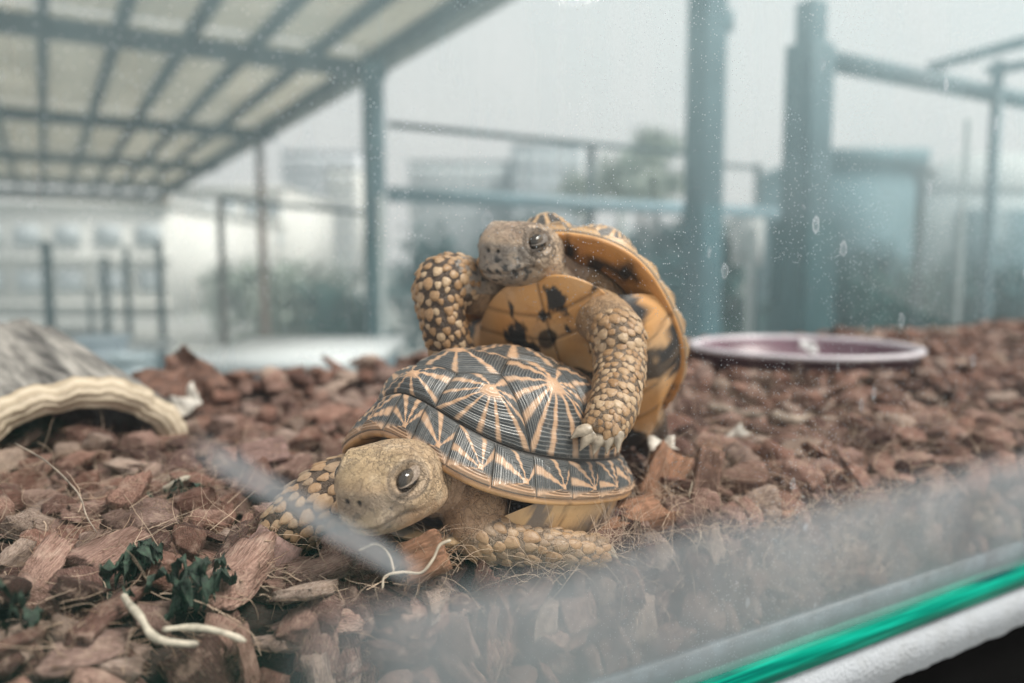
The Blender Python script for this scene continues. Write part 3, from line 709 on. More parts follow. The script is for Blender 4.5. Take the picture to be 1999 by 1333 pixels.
def grid_cube(n):
    """unit cube surface, n cells a side, welded"""
    idx, V, F = {}, [], []
    def vid(p):
        k = tuple(np.round(p, 6))
        if k not in idx: idx[k] = len(V); V.append(p)
        return idx[k]
    for ax in range(3):
        for sg in (-1, 1):
            u, v = (ax + 1) % 3, (ax + 2) % 3
            for i in range(n):
                for j in range(n):
                    q = []
                    for a, b in ((0, 0), (1, 0), (1, 1), (0, 1)):
                        p = np.zeros(3); p[ax] = sg; p[u] = -1 + 2 * (i + a) / n; p[v] = -1 + 2 * (j + b) / n; q.append(vid(p))
                    F.append(q if sg > 0 else q[::-1])
    return np.array(V), np.array(F)
GC = {n: grid_cube(n) for n in (3, 7)}
def chip_shape(seed, n, hairs):
    """a torn block of coconut husk, long axis x, about 2 units long"""
    g = np.random.default_rng(seed); V, F = GC[n]; V = V.copy()
    sph = V / np.linalg.norm(V, axis=1)[:, None]; V = V * (1 - .2) + sph * 1.25 * .2
    dims = np.array([1.0, g.uniform(.55, .9), g.uniform(.32, .72)])
    if seed % 4 == 0: dims = np.array([1.25, g.uniform(.4, .6), g.uniform(.16, .26)])
    if seed % 7 == 3: dims = np.array([.8, .75, .65])
    for _ in range(7):                                       # oblique cuts
        nrm = g.normal(size=3); nrm /= np.linalg.norm(nrm); d = g.uniform(.62, 1.0)
        over = np.clip(V @ nrm - d, 0, None); V -= over[:, None] * nrm
    V[:, 1] += .18 * g.uniform(-1, 1) * V[:, 0]; V[:, 2] += .25 * g.uniform(-1, 1) * V[:, 0] * V[:, 0]
    V *= dims
    off = g.uniform(0, 50, 3)
    d1 = np.array([noise.noise(Vector(p * 1.3 + off)) for p in V]); d2 = np.array([noise.noise(Vector(p * np.array([1.5, 8, 8]) + off)) for p in V])
    d3 = np.array([noise.noise(Vector(p * 5 + off)) for p in V])
    nn = V / (np.linalg.norm(V, axis=1)[:, None] + 1e-6)
    V = V + nn * (.10 * d1 + .085 * d2 + .035 * d3)[:, None]
    V[:, 0] += .12 * d2 * np.sign(V[:, 0]) * (np.abs(V[:, 0]) > .7)
    hv, hf = [], []; nh = 0
    for _ in range(hairs):
        i = g.integers(len(V)); p = V[i]; d = nn[i] * .55 + g.normal(size=3) * .5 + np.array([np.sign(p[0]) * .8, 0, 0]) * (abs(p[0]) > .6)
        d /= np.linalg.norm(d); l = g.uniform(.12, .42) * (2.2 if g.random() < .12 else 1); b = g.normal(size=3) * .35
        pts = np.array([p - d * .06, p + d * l * .5 + b * l * .18, p + d * l + b * l * .6])
        v, f = tube(pts, np.array([.016, .013, .005]), 3, cap=False); hv.append((v, f))
    parts = [(V, F)] + hv; V2, F2 = merge(parts)
    return V2, F2, np.concatenate([np.zeros(len(V)), np.ones(len(V2) - len(V))])

# husk floor: level of the substrate (dips a little where the tortoise lies against the glass)
TX0, TX1, TY0, TY1, ZB = -.55, 2.45, .348, 1.15, -.088
def level(X, Y):
    z = .004 * np.sin(X * 9 + 1) * np.cos(Y * 11) + .005 * np.sin(X * 3.1 + Y * 5)
    z = z - .010 * np.exp(-(((X - .22) / .13) ** 2 + ((Y - .37) / .05) ** 2))
    z = z + .020 * np.exp(-(((X - .01) / .085) ** 2 + ((Y - .79) / .07) ** 2))
    z = z + .016 * sstep(.95, 1.15, Y) * sstep(.1, .35, X) * sstep(1.2, .5, X)
    rd = np.hypot(X - .985, Y - .80); z = z + .017 * np.exp(-((rd - .20) / .05) ** 2)
    return z + .010 * sstep(.8, 1.7, X)
gx, gy = np.meshgrid(np.linspace(TX0, TX1, 150), np.linspace(TY0 + .024, TY1 - .004, 50), indexing='ij')
gz = level(gx, gy) - .016
V = np.stack([gx, gy, gz], -1).reshape(-1, 3); i = np.arange(149)[:, None] * 50; j = np.arange(49)[None]
F = np.stack([i + j, i + 50 + j, i + 51 + j, i + j + 1], -1).reshape(-1, 4)
n0 = len(V); ring = np.concatenate([np.arange(150) * 50, 149 * 50 + np.arange(1, 50), (np.arange(148, -1, -1)) * 50 + 49, np.arange(48, 0, -1)])
low = V[ring].copy(); low[:, 2] = ZB; V = np.vstack([V, low]); m = len(ring); a = np.arange(m); b = (a + 1) % m
F = np.concatenate([F, np.stack([ring[a], n0 + a, n0 + b, ring[b]], -1)])
o = mobj('ground', make_mesh('ground', V, F, simple('dark_husk_soil', (.035, .021, .016), .95, .4, 60, .8, .004)))
tag(o, kind='structure')

# ---- scatter of husk chips
def fp_local(M, X, Y):                                        # plan position in a tortoise's frame (ignoring pitch)
    f = M[:3, 0].copy(); f[2] = 0; f /= np.linalg.norm(f); l = np.array([-f[1], f[0], 0]); d = np.stack([X - M[0, 3], Y - M[1, 3]], -1)
    return d @ f[:2], d @ l[:2]
LOGF, LOGA = np.array([.108, .772]), R(11)                    # right foot of the log hide's mouth and its turn
DISH = np.array([.985, .80]); DISH_R = .168
spots = []
def add_layer(x0, x1, y0, y1, step, smin, smax, zoff, tilt):
    xs = np.arange(x0, x1, step); ys = np.arange(y0, y1, step)
    for x in xs:
        for y in ys:
            X = x + rng.uniform(-.5, .5) * step; Y = y + rng.uniform(-.5, .5) * step; s = rng.uniform(smin, smax) * (1.35 if rng.random() < .1 else 1)
            if Y < TY0 + s * .8 + .002 or Y > TY1 - s or X < TX0 + .03: continue
            spots.append([X, Y, float(level(np.array(X), np.array(Y))) + zoff + rng.normal(0, .0025), s, tilt])
add_layer(-.25, .85, .36, .62, .0200, .0100, .0150, -.008, .5)
add_layer(-.25, .85, .36, .62, .034, .0115, .0185, .001, .6)
add_layer(-.35, 1.1, .62, .88, .021, .0095, .0145, -.008, .5)
add_layer(-.35, 1.1, .62, .88, .036, .012, .0185, .001, .6)
add_layer(-.4, 2.4, .88, 1.14, .028, .011, .017, -.007, .5)
add_layer(.85, 2.4, .36, .88, .026, .010, .016, -.007, .5)
add_layer(.85, 2.4, .36, .88, .045, .011, .017, .002, .6)
add_layer(-.4, 2.4, 1.02, 1.14, .04, .013, .019, .004, .6)
for x in np.arange(-.1, 1.3, .0185):                          # packed against the front pane
    for z in np.arange(-.072, -.002, .0180):
        if z < -.02 and rng.random() < .5: spots.append([x + rng.uniform(-.008, .008), TY0 + .020, z + rng.uniform(-.007, .007), rng.uniform(.011, .016), 3.0])
        s = rng.uniform(.0105, .0165); spots.append([x + rng.uniform(-.006, .006), TY0 + s * .55 + rng.uniform(0, .003), z + rng.uniform(-.005, .005), s, 3.0])
SPX = np.array(spots); X, Y = SPX[:, 0], SPX[:, 1]
u_, v_ = fp_local(ML, X, Y); keep = ~((np.hypot((u_ - .004) / .088, v_ / .068) < 1) & (SPX[:, 2] > -.011))
u2, v2 = fp_local(MU, X, Y); keep &= ~((np.hypot((u2 + .03) / .05, v2 / .07) < 1) & (SPX[:, 2] > -.004))
keep &= ~((np.hypot(X - DISH[0], Y - DISH[1]) < DISH_R * .9) & (SPX[:, 2] > -.012))
for ch in chL[1:3] + chU[3:4]:                                 # leave room for the feet
    for q, r_ in ch['pts'][2:]:
        keep &= ~((np.hypot(X - q[0], Y - q[1]) < r_ * .9) & (SPX[:, 2] > q[2] - r_ - .006))
for (ex, ey, ed) in ((700, 1010, .40), (760, 1020, .39), (820, 1010, .39)):
    q = bp(ex, ey, ed); keep &= ~((np.hypot(X - q[0], Y - q[1]) < .022) & (SPX[:, 2] > .0))
pxa, pya, _z = proj(SPX[:, :3]); keep &= ~((pxa > 225) & (pxa < 500) & (pya > 1140) & (pya < 1290) & (SPX[:, 2] > -.006))
SPX = SPX[keep]
px, py, pz = proj(SPX[:, :3])
infr = (px > -10) & (px < 2010) & (py > 400) & (py < 1345)
hid = ((px > 640) & (px < 1240) & (py > 700) & (py < 1040) & (pz > .43)) | ((px > 900) & (px < 1320) & (py > 450) & (py < 860) & (pz > .45))
top = SPX[:, 2] > level(SPX[:, 0], SPX[:, 1]) - .0065
front = SPX[:, 1] < TY0 + .014
score = SPX[:, 3] / pz * np.where(infr & ~hid & (top | front), 1, 0) * np.where(front & ~top, .8, 1)
order = np.argsort(-score); ind = np.zeros(len(SPX), bool); ind[order[:296]] = True
NV = 12
fine = [chip_shape(40 + k, 7, 46) for k in range(NV)]
fine_me = [make_mesh('husk_chip', v, f, M_HUSK, smooth=True, attrs={'hair': h}) for v, f, h in fine]
coarse = [chip_shape(40 + k, 3, 0) for k in range(NV)]
from mathutils import Euler
CV, CF, CL, CR, nv = [], [], [], [], 0
def clampY(v, e, y):                                          # keep a chip behind the front pane
    return max(0.0, TY0 + .0006 - (y + 1.16 * (v @ np.array(e.to_matrix()).T)[:, 1].min()))
for q, (x, y, z, s, tl) in enumerate(SPX):
    k = int(rng.integers(NV)); e = Euler((rng.normal(0, tl * .6), rng.normal(0, tl * .45), rng.uniform(0, 6.283)))
    if ind[q]:
        cl = clampY(fine[k][0] * s, e, y); y += cl
        M_ = Matrix.LocRotScale(Vector((x, y, z)), e, Vector((s, s * rng.uniform(.8, 1.15), s * rng.uniform(.85, 1.15))))
        o = mobj('husk_chip', fine_me[k], None, M_)
        look = 'thin flat' if (40 + k) % 4 == 0 else 'chunky'; size = 'large' if s > .0145 else 'small'
        where = 'pressed against the front pane' if front[q] and z < -.006 else 'lying between the log hide and the front pane' if x < .24 else 'lying in the open toward the dish' if x > .42 else 'lying close by the lower tortoise'
        tag(o, '%s %s brown coconut husk chip %s' % (size, look, where), 'husk chip', '%s %s husk chips %s' % (size, look, where))
    else:
        v, f, h = coarse[k] if pz[q] > .62 or hid[q] or not infr[q] else fine[k]
        Rm = np.array(e.to_matrix()); w = (v * s) @ Rm.T + [x, y, z]; w[:, 1] += max(0, TY0 - .0005 - w[:, 1].min()); CV.append(w)
        for ff in (f if isinstance(f, list) else [f]): CF.append(ff + nv)
        CL.append(v + q * 1.37); CR.append(np.column_stack([np.full(len(v), rng.random()), h])); nv += len(v)
CR = np.concatenate(CR); by = {}
for f in CF: by.setdefault(f.shape[1], []).append(f)
o = mobj('husk_chip_bed', make_mesh('husk_chip_bed', np.concatenate(CV), [np.concatenate(f) for f in by.values()], M_HUSKB, attrs={'loc': np.concatenate(CL), 'rnd': CR[:, 0], 'hair': CR[:, 1]}))
tag(o, 'bed of small brown coconut husk chips filling the terrarium', 'husk bedding', kind='stuff')

# ---- loose coconut fibres
M_FIB = simple('coconut_fibre', (.56, .42, .31), .8, .3, 30)
def fibre(p, l, rad, lift, g, n=7, d0=None):
    d = g.normal(size=3) * [1, 1, lift]; d /= np.linalg.norm(d)
    if d0 is not None: d = d0 / np.linalg.norm(d0)
    pts = [p]; b = g.normal(size=3) * .32
    for _ in range(n):
        d = d + b * .42 + g.normal(size=3) * .14; d[2] -= .05; d /= np.linalg.norm(d); pts.append(pts[-1] + d * l / n)
    P_ = np.array(pts); P_[:, 1] = np.maximum(P_[:, 1], TY0 + .0012); return tube(P_, rad * np.linspace(1, .45, n + 1), 3, cap=False)
g = np.random.default_rng(21); fp = []
for _ in range(2200):
    X_ = g.uniform(-.18, .9); Y_ = g.uniform(.355, .75) ** 1.0
    fp.append(fibre(np.array([X_, Y_, float(level(np.array(X_), np.array(Y_))) + .006]), g.uniform(.012, .045), g.uniform(.00012, .00030), .5, g))
for _ in range(900):                                           # mat of fine fibre behind the pane on the right
    X_ = g.normal(.50, .09); Z_ = g.uniform(-.07, .002)
    fp.append(fibre(np.array([X_, TY0 + g.uniform(.001, .005), Z_]), g.uniform(.010, .030), g.uniform(.00012, .00024), .9, g))
for (x, y, d, cnt) in ((1390, 960, .58, 70), (1180, 1075, .455, 50), (1400, 1060, .50, 60), (1090, 1120, .43, 40), (860, 1090, .415, 36), (340, 990, .52, 40), (1290, 960, .53, 40), (1240, 1060, .47, 40)):
    p0 = bp(x, y, d)
    for _ in range(cnt): fp.append(fibre(p0 + g.normal(size=3) * [.010, .006, .006], g.uniform(.015, .05), g.uniform(.00010, .0002), 1.0, g, d0=g.normal(size=3) * [.5, .5, .4] + [0, 0, .5]))
Vf, Ff = merge(fp)
o = mobj('coconut_fibres', make_mesh('coconut_fibres', Vf, Ff, M_FIB)); tag(o, 'tangle of fine pale coconut fibres among the chips', 'fibres', kind='stuff')

# ---- odd pieces lying on the husk
def slab(name, P0, P1, normal, width, thick, mat, seed, curl=.12, hairs=30):
    """torn husk slab from P0 to P1"""
    P0, P1 = np.asarray(P0), np.asarray(P1); g = np.random.default_rng(seed); V, F = GC[7]; V = V.copy()
    L_ = np.linalg.norm(P1 - P0); off = g.uniform(0, 40, 3)
    V[:, 0] *= 1 + .12 * np.array([noise.noise(Vector((0, p[1] * 5, p[2] * 3)) + Vector(off)) for p in V])
    V[:, 1] *= 1 + .15 * np.array([noise.noise(Vector((p[0] * 2.2, 0, p[1])) + Vector(off)) for p in V])
    V[:, 2] += curl * 4 * (V[:, 1] ** 2 - .4) + .25 * np.array([noise.noise(Vector(p * np.array([1.2, 5, 5])) + Vector(off)) for p in V])
    hv = []; W_ = V * np.array([L_ / 2, width / 2, thick / 2])
    for _ in range(hairs):
        i = g.integers(len(V)); p = W_[i]; d = np.array([np.sign(p[0]) * g.uniform(.2, 1.2), g.normal() * .5, g.normal() * .5]); d /= np.linalg.norm(d); l = g.uniform(.15, .55) * width
        hv.append(tube(np.array([p, p + d * l * .5, p + d * l + g.normal(size=3) * l * .2]), np.array([.00022, .00018, .00008]), 3, cap=False))
    V2, F2 = merge([(W_, F)] + hv)
    M = frame(P1 - P0, normal, (P0 + P1) / 2)
    return mobj(name, make_mesh(name, V2, F2, mat, attrs={'hair': np.concatenate([np.zeros(len(V)), np.ones(len(V2) - len(V))])}), None, Matrix(M.tolist()))
def husk_piece_mat(name, c, k=60):
    t = NT(name); tc = t.n('TexCoord').outputs['Object']
    fib = t.noise(t.mapping(tc, (k, k * 11, k * 11)), 1.0, 6, .65).outputs[0]; lump = t.noise(tc, 120, 4).outputs[0]
    hair = t.n('Attribute', attribute_name='hair').outputs['Fac']
    cc = t.mixc(t.maprange(fib, .3, .7), (*[q * .45 for q in c], 1), (*c, 1)); cc = t.mixc(t.maprange(lump, .5, .75, 0, .6), cc, (*[min(1, q * 1.5) for q in c], 1))
    cc = t.mixc(t.math('MULTIPLY', hair, .7), cc, (.46, .30, .19, 1))
    t.bsdf(cc, .85, t.bump(t.math('ADD', fib, lump), .8, .0012), Specular_IOR_Level=.2); return t.m
MH1, MH2, MH3 = husk_piece_mat('husk_mauve', (.25, .16, .14)), husk_piece_mat('husk_dark', (.24, .145, .11)), husk_piece_mat('husk_rust', (.30, .16, .10))
tocam = -cv
tag(slab('husk_slab', bp(482, 1150, .415), bp(548, 1052, .432), tocam + [.2, 0, .3], .027, .006, MH1, 1, .03, 26), 'flat mauve husk slab leaning against the scaly forefoot', 'husk slab')
tag(slab('bark_splinter', bp(1362, 1015, .548), bp(1388, 876, .545), tocam, .017, .007, MH2, 2, .1, 110), 'upright dark bark splinter with frayed top beside the shell', 'bark splinter')
tag(slab('husk_wedge', bp(1105, 1052, .485), bp(1292, 1000, .512), [0, -.3, 1], .022, .013, MH3, 3, .1, 70), 'long wedge of fuzzy husk lying under the rear shell rim', 'husk wedge')
tag(slab('husk_slab', bp(1268, 985, .56), bp(1312, 885, .585), tocam, .026, .012, MH3, 4, .25, 40), 'curled rusty husk piece standing behind the shell rear', 'husk slab')
tag(slab('husk_slab', bp(1450, 985, .56), bp(1545, 1012, .545), [0, -.5, 1], .016, .011, MH3, 5, .1, 60), 'fuzzy light brown husk strip beside the torn white flake', 'husk slab')
tag(slab('husk_slab', bp(1490, 925, .62), bp(1580, 945, .615), tocam + [0, 0, .5], .022, .005, MH2, 6, .2, 30), 'thin dark husk plate tilted behind the white flake', 'husk slab')
tag(slab('husk_slab', bp(790, 1105, .408), bp(868, 1072, .410), tocam + [0, 0, .6], .020, .012, MH3, 8, .1, 90), 'shaggy husk lump under the lower tortoise chin', 'husk slab')
tag(slab('husk_slab', bp(470, 900, .60), bp(560, 885, .62), tocam + [0, 0, 1], .022, .013, MH1, 9, .1, 30), 'mauve husk block behind the scaly forefoot', 'husk slab')
M_FLK = simple('dry_papery_husk', (.62, .58, .52), .8, .2, 80, .5, .001)
def flake(name, x, y, d, size, seed, mat, label, cat='flake'):
    g = np.random.default_rng(seed); n = 9; V = []
    for i in range(n):
        for j in range(n):
            a, b = i / (n - 1) - .5, j / (n - 1) - .5; e = 1 - .35 * abs(noise.noise(Vector((a * 6 + seed, b * 6, 3))))
            V.append([a * e, b * .6 * e, .28 * noise.noise(Vector((a * 3, b * 3, seed * 1.7))) + .35 * b * b])
    V = np.array(V) * size; V = np.concatenate([V, V - [0, 0, size * .02]]); i = np.arange(n - 1)[:, None] * n; j = np.arange(n - 1)[None]
    F = np.stack([i + j, i + n + j, i + n + 1 + j, i + 1 + j], -1).reshape(-1, 4); b = [k for k in range(n)] + [k * n + n - 1 for k in range(1, n)] + [(n - 1) * n + k for k in range(n - 2, -1, -1)] + [k * n for k in range(n - 2, 0, -1)]
    b = np.array(b); c = np.roll(b, -1); F = np.concatenate([F, F[:, ::-1] + n * n, np.stack([b, c, c + n * n, b + n * n], -1)])
    M = frame(g.normal(size=3) * [1, 1, .4], tocam + [0, 0, .8], bp(x, y, d))
    return tag(mobj(name, make_mesh(name, V, F, mat), None, Matrix(M.tolist())), label, cat)
flake('husk_flake', 1553, 968, .585, .034, 1, M_FLK, 'torn white papery flake on the chips by the pane')
flake('husk_flake', 1290, 872, .60, .034, 5, M_FLK, 'pale curled papery flake on the rusty husk piece')
flake('husk_flake', 1435, 872, .74, .040, 9, M_FLK, 'white papery flake among chips beyond the bark splinter')
flake('husk_flake', 362, 785, .83, .050, 12, M_FLK, 'white papery flake lying beside the log hide', 'flake')
M_LEAFB = simple('dry_leaf_brown', (.16, .085, .06), .8, .35, 70, .6, .002)
flake('dry_leaf', 372, 738, .90, .085, 14, M_LEAFB, 'crumpled dark brown dry leaf heaped behind the log hide', 'dry leaf')
flake('dry_leaf', 330, 752, .88, .070, 17, M_LEAFB, 'smaller curled dry leaf touching the log hide', 'dry leaf')
M_STALK = simple('pale_stalk', (.50, .45, .36), .6, .3, 160, .2, .001)
def stick(name, pts, rad, mat, label, cat, sides=8):
    P_ = catmull([bp(*p) for p in pts], 8); P_ = P_ + np.array([[noise.noise(Vector(p * 60)), noise.noise(Vector(p * 60 + 9.0)), noise.noise(Vector(p * 60 + 5.0))] for p in P_]) * rad * .6
    r_ = rad * (1 + .45 * np.array([noise.noise(Vector(p * 110)) for p in P_])) * np.linspace(1, .75, len(P_)); r_[0] *= .5; r_[-1] *= .45; r_[-2] *= .8
    v, f = tube(P_, r_, sides); return tag(mobj(name, make_mesh(name, v, f, mat)), label, cat)
stick('vegetable_stalk', [(242, 1160, .352), (265, 1195, .343), (305, 1243, .330), (350, 1255, .330), (386, 1256, .332)], .0019, M_STALK, 'bent white vegetable stalk lying on chips below the greens', 'stalk')
stick('vegetable_stalk', [(318, 1228, .340), (372, 1222, .342), (430, 1233, .342), (482, 1250, .341)], .0018, M_STALK, 'straighter pale vegetable stalk crossing behind the bent white one', 'stalk')
stick('vegetable_stalk', [(318, 955, .53), (345, 942, .53), (372, 930, .535)], .0024, M_STALK, 'short pale stalk scrap beside the small green leaf', 'stalk')
M_STK = simple('weathered_twig', (.30, .24, .19), .8, .3, 90, .6, .001)
stick('twig', [(1385, 795, .86), (1440, 806, .86), (1495, 818, .86)], .0055, M_STK, 'short grey twig right behind the standing tortoise', 'twig')
stick('twig', [(1505, 812, .80), (1580, 822, .80), (1650, 832, .80), (1712, 850, .79)], .0065, M_STK, 'flat grey twig lying in front of the dish', 'twig')
stick('twig', [(1690, 850, .84), (1790, 855, .84), (1870, 868, .84), (2010, 882, .84)], .0065, M_STK, 'long pale twig running along the chips toward the pane', 'twig')
stick('twig', [(1760, 880, .78), (1830, 866, .78), (1885, 880, .78), (1950, 905, .77)], .0028, M_STK, 'thin arched rootlet in front of the long pale twig', 'twig')
stick('twig', [(1940, 808, 1.0), (1985, 816, 1.0), (2030, 822, 1.0)], .014, M_HUSK if False else M_STK, 'thick stub of wood half sunk in far chips', 'twig')
M_ROOT = simple('pale_root', (.52, .44, .34), .7, .2, 100)
stick('root_strand', [(880, 1054, .402), (858, 1064, .400), (845, 1092, .398), (823, 1118, .396), (787, 1118, .394), (752, 1126, .392), (746, 1150, .390)], .0009, M_ROOT, 'pale curly root strand looping under the chin', 'root', 6)
stick('root_strand', [(30, 865, .52), (95, 905, .50), (150, 960, .47), (170, 1010, .45), (190, 1040, .44)], .0006, M_STK, 'long brown rootlet curving over chips near the log mouth', 'root', 6)
stick('root_strand', [(700, 1075, .40), (735, 1062, .40), (760, 1085, .398), (770, 1120, .396)], .0008, M_ROOT, 'arched rootlet between the forefoot and the shaggy husk lump', 'root', 6)
stick('root_strand', [(1350, 1090, .50), (1368, 1040, .50), (1345, 985, .53), (1352, 940, .54)], .0006, M_ROOT, 'thin upright rootlet before the bark splinter', 'root', 6)
M_GREEN = simple('wilted_green', (.030, .055, .035), .75, .5, 260, .5, .001)
def greens(x, y, d, spread, cnt, seed, label):
    g = np.random.default_rng(seed); root = empty('wilted_greens', Matrix.Translation(Vector(bp(x, y, d)))); tag(root, label, 'greens')
    for _ in range(cnt):
        n, w = 9, g.uniform(.0014, .0034); l = g.uniform(.009, .020); c = g.normal(size=3) * np.array([spread, spread * .6, .0035]) ; dr = g.normal(size=3) * [1, 1, .35]; dr /= np.linalg.norm(dr); sd_ = np.cross(dr, [0, 0, 1.0]); sd_ /= np.linalg.norm(sd_); V = []
        for i in range(n):
            t = i / (n - 1) - .5; b = c + dr * t * l + np.array([0, 0, .004 * math.sin(t * 7 + g.uniform(0, 2))])
            for k in (-1, 0, 1): V.append(b + sd_ * k * w * math.cos(t * 2.6) * (1 + .35 * math.sin(i * 2.3 + k)) + np.array([0, 0, .0022 * (k * k) + .0016 * g.normal()]))
        V = np.array(V); V = np.concatenate([V, V - [0, 0, .0005]]); i = np.arange(n - 1)[:, None] * 3; j = np.arange(2)[None]; F = np.stack([i + j, i + 3 + j, i + 4 + j, i + 1 + j], -1).reshape(-1, 4)
        mobj('leaf', make_mesh('leaf', V, np.concatenate([F, F[:, ::-1] + n * 3]), M_GREEN), root)
greens(262, 1100, .392, .006, 16, 1, 'clump of dark wilted greens beside the big rusty chip')
greens(372, 1140, .376, .010, 20, 2, 'larger clump of dark wilted greens above the white stalks')
greens(345, 965, .53, .008, 6, 3, 'small dark green leaf scrap by the short stalk')
greens(8, 1195, .33, .006, 5, 4, 'bit of dark wilted green lying by itself near the log mouth')

# ---- half log hide
def log_hide():
    root = empty('log_hide', Matrix.Translation(Vector((LOGF[0], LOGF[1], 0)))); tag(root, 'grey half log hide with pale cut end half sunk in chips', 'log hide')
    ax = np.array([-math.sin(LOGA), math.cos(LOGA), 0]); pr = np.array([math.cos(LOGA), math.sin(LOGA), 0]); ns, nl = 120, 40; sg = np.linspace(-.22, np.pi + .22, ns)
    hw, hh = .092, .066
    def ridge(s, t): return .009 * np.abs(np.sin(s * 3.1 + .9 + .12 * math.sin(t * 2))) ** .7 - .006 + .0022 * np.sin(s * 17 + t * 1.5) + .001 * np.sin(s * 41 + t * 2)
    def prof(s, t, k):                                         # k 0 inner .. 1 outer
        rr = ridge(s, t) * (min(1, .45 + t) if k > .5 else .15); w = hw - .026 * (1 - k) + rr; h = hh - .026 * (1 - k) + rr
        x = w * np.cos(s); z = np.where(np.sin(s) >= 0, h * np.abs(np.sin(s)) ** .95, .10 * np.sin(s)); return x, z
    def put(x, z, t, n=0): return (pr[None] * (x - hw)[:, None] + ax[None] * np.reshape(t, (-1, 1)) + np.array([0, 0, 1.0])[None] * z[:, None])
    rows, inn = [], []
    for i, t in enumerate(np.linspace(0, 1, nl)):
        x, z = prof(sg, t * 3, 1.0); edge = .005 * np.abs(np.sin(sg * 3.1 + .9)) ** .8 * (1 - t) ** 10; rows.append(put(x, z + .030 * t, t * .34 + .010 - edge))
        x, z = prof(sg, t * 3, 0.0); inn.append(put(x, z + .030 * t, np.full(ns, t * .34)))
    i = np.arange(nl - 1)[:, None] * ns; j = np.arange(ns - 1)[None]; F = np.stack([i + j, i + j + 1, i + ns + j + 1, i + ns + j], -1).reshape(-1, 4)
    t = NT('log_bark'); tc = t.n('TexCoord').outputs['Object']; mp = t.mapping(t.mapping(tc, (1, 1, 1), rot=(0, 0, -LOGA)), (75, 4, 75)); f1 = t.noise(mp, 1.0, 6, .65).outputs[0]; f2 = t.noise(mp, 4.0, 4).outputs[0]
    c = t.ramp(f1, [(.34, (.045, .042, .040)), (.48, (.19, .18, .165)), (.62, (.40, .375, .34))]); t.bsdf(c, .75, t.bump(t.math('ADD', f1, t.math('MULTIPLY', f2, .4)), .8, .004))
    mobj('bark', make_mesh('bark', np.concatenate(rows), F, t.m), root)
    mobj('inner_wall', make_mesh('inner_wall', np.concatenate(inn), F[:, ::-1], simple('log_inside', (.16, .13, .10), .85, .3, 60, .5, .002)), root)
    ks = np.linspace(0, 1, 14); V = []; kk = []
    for k in ks:
        xo, zo = prof(sg, 0, 1.0); xi, zi = prof(sg, 0, 0.0); x = xi + (xo - xi) * k; z = zi + (zo - zi) * k
        edge = .005 * np.abs(np.sin(sg * 3.1 + .9)) ** .8; tt = -.006 * math.sin(k * math.pi) + k ** 6 * (.010 - edge) + .001 * np.sin(sg * 9 + k * 3); V.append(put(x, z, tt)); kk.append(np.full(ns, k))
    i = np.arange(len(ks) - 1)[:, None] * ns; F = np.stack([i + j, i + ns + j, i + ns + j + 1, i + j + 1], -1).reshape(-1, 4)[:, ::-1]
    t = NT('log_cut_wood'); tc = t.n('TexCoord').outputs['Object']; rad = t.n('Attribute', attribute_name='k').outputs['Fac']; nz = t.noise(tc, 45, 5).outputs[0]
    wv = t.math('MULTIPLY_ADD', t.math('SINE', t.math('MULTIPLY_ADD', nz, 9.0, t.math('MULTIPLY', rad, 26.0))), .5, .5)
    c = t.mixc(wv, (.40, .325, .23, 1), (.56, .475, .36, 1)); c = t.mixc(t.maprange(nz, .52, .75, 0, .6), c, (.24, .19, .13, 1)); t.bsdf(c, .7, t.bump(wv, .6, .0016))
    mobj('cut_end', make_mesh('cut_end', np.concatenate(V), F, t.m, attrs={'k': np.concatenate(kk)}), root)
log_hide()

# ---- shallow dish
def lathe(prof, n=72):
    prof = np.array(prof); a = np.linspace(0, 2 * np.pi, n, endpoint=False)
    V = np.concatenate([np.stack([r * np.cos(a), r * np.sin(a), np.full(n, z)], -1) for r, z in prof]); i = np.arange(len(prof) - 1)[:, None] * n; j = np.arange(n)[None]; k = (j + 1) % n
    return V, np.stack([i + j, i + k, i + n + k, i + n + j], -1).reshape(-1, 4)
dish = empty('water_dish', Matrix.Translation(Vector((DISH[0], DISH[1], .001)))); tag(dish, 'wide shallow mauve dish with pale rim sitting on the husk', 'dish')
v, f = lathe([(.001, -.012), (.12, -.012), (.145, .0), (.160, .030), (.163, .036)]); mobj('outer_wall', make_mesh('outer_wall', v, f, simple('mauve_plastic', (.10, .055, .07), .4, .15, 20)), dish)
v, f = lathe([(.157, .036), (.150, .018), (.135, .006), (.001, .004)]); mobj('basin', make_mesh('basin', v, f, simple('mauve_plastic_inside', (.17, .095, .125), .35, .2, 14)), dish)
v, f = lathe([(.157, .0355), (.158, .0405), (.162, .0425), (.167, .041), (.1685, .037), (.166, .0345), (.162, .035), (.157, .0355)]); mobj('rim', make_mesh('rim', v, f, simple('pale_rim', (.60, .56, .60), .35, .1, 20)), dish)
flake('dish_glint', 1578, 677, 1.16, .028, 31, simple('pale_glint', (.68, .68, .68), .5, .1, 30), 'small white piece standing in for a glint in the mauve dish', 'glint')  # white piece added in place of a highlight in the dish

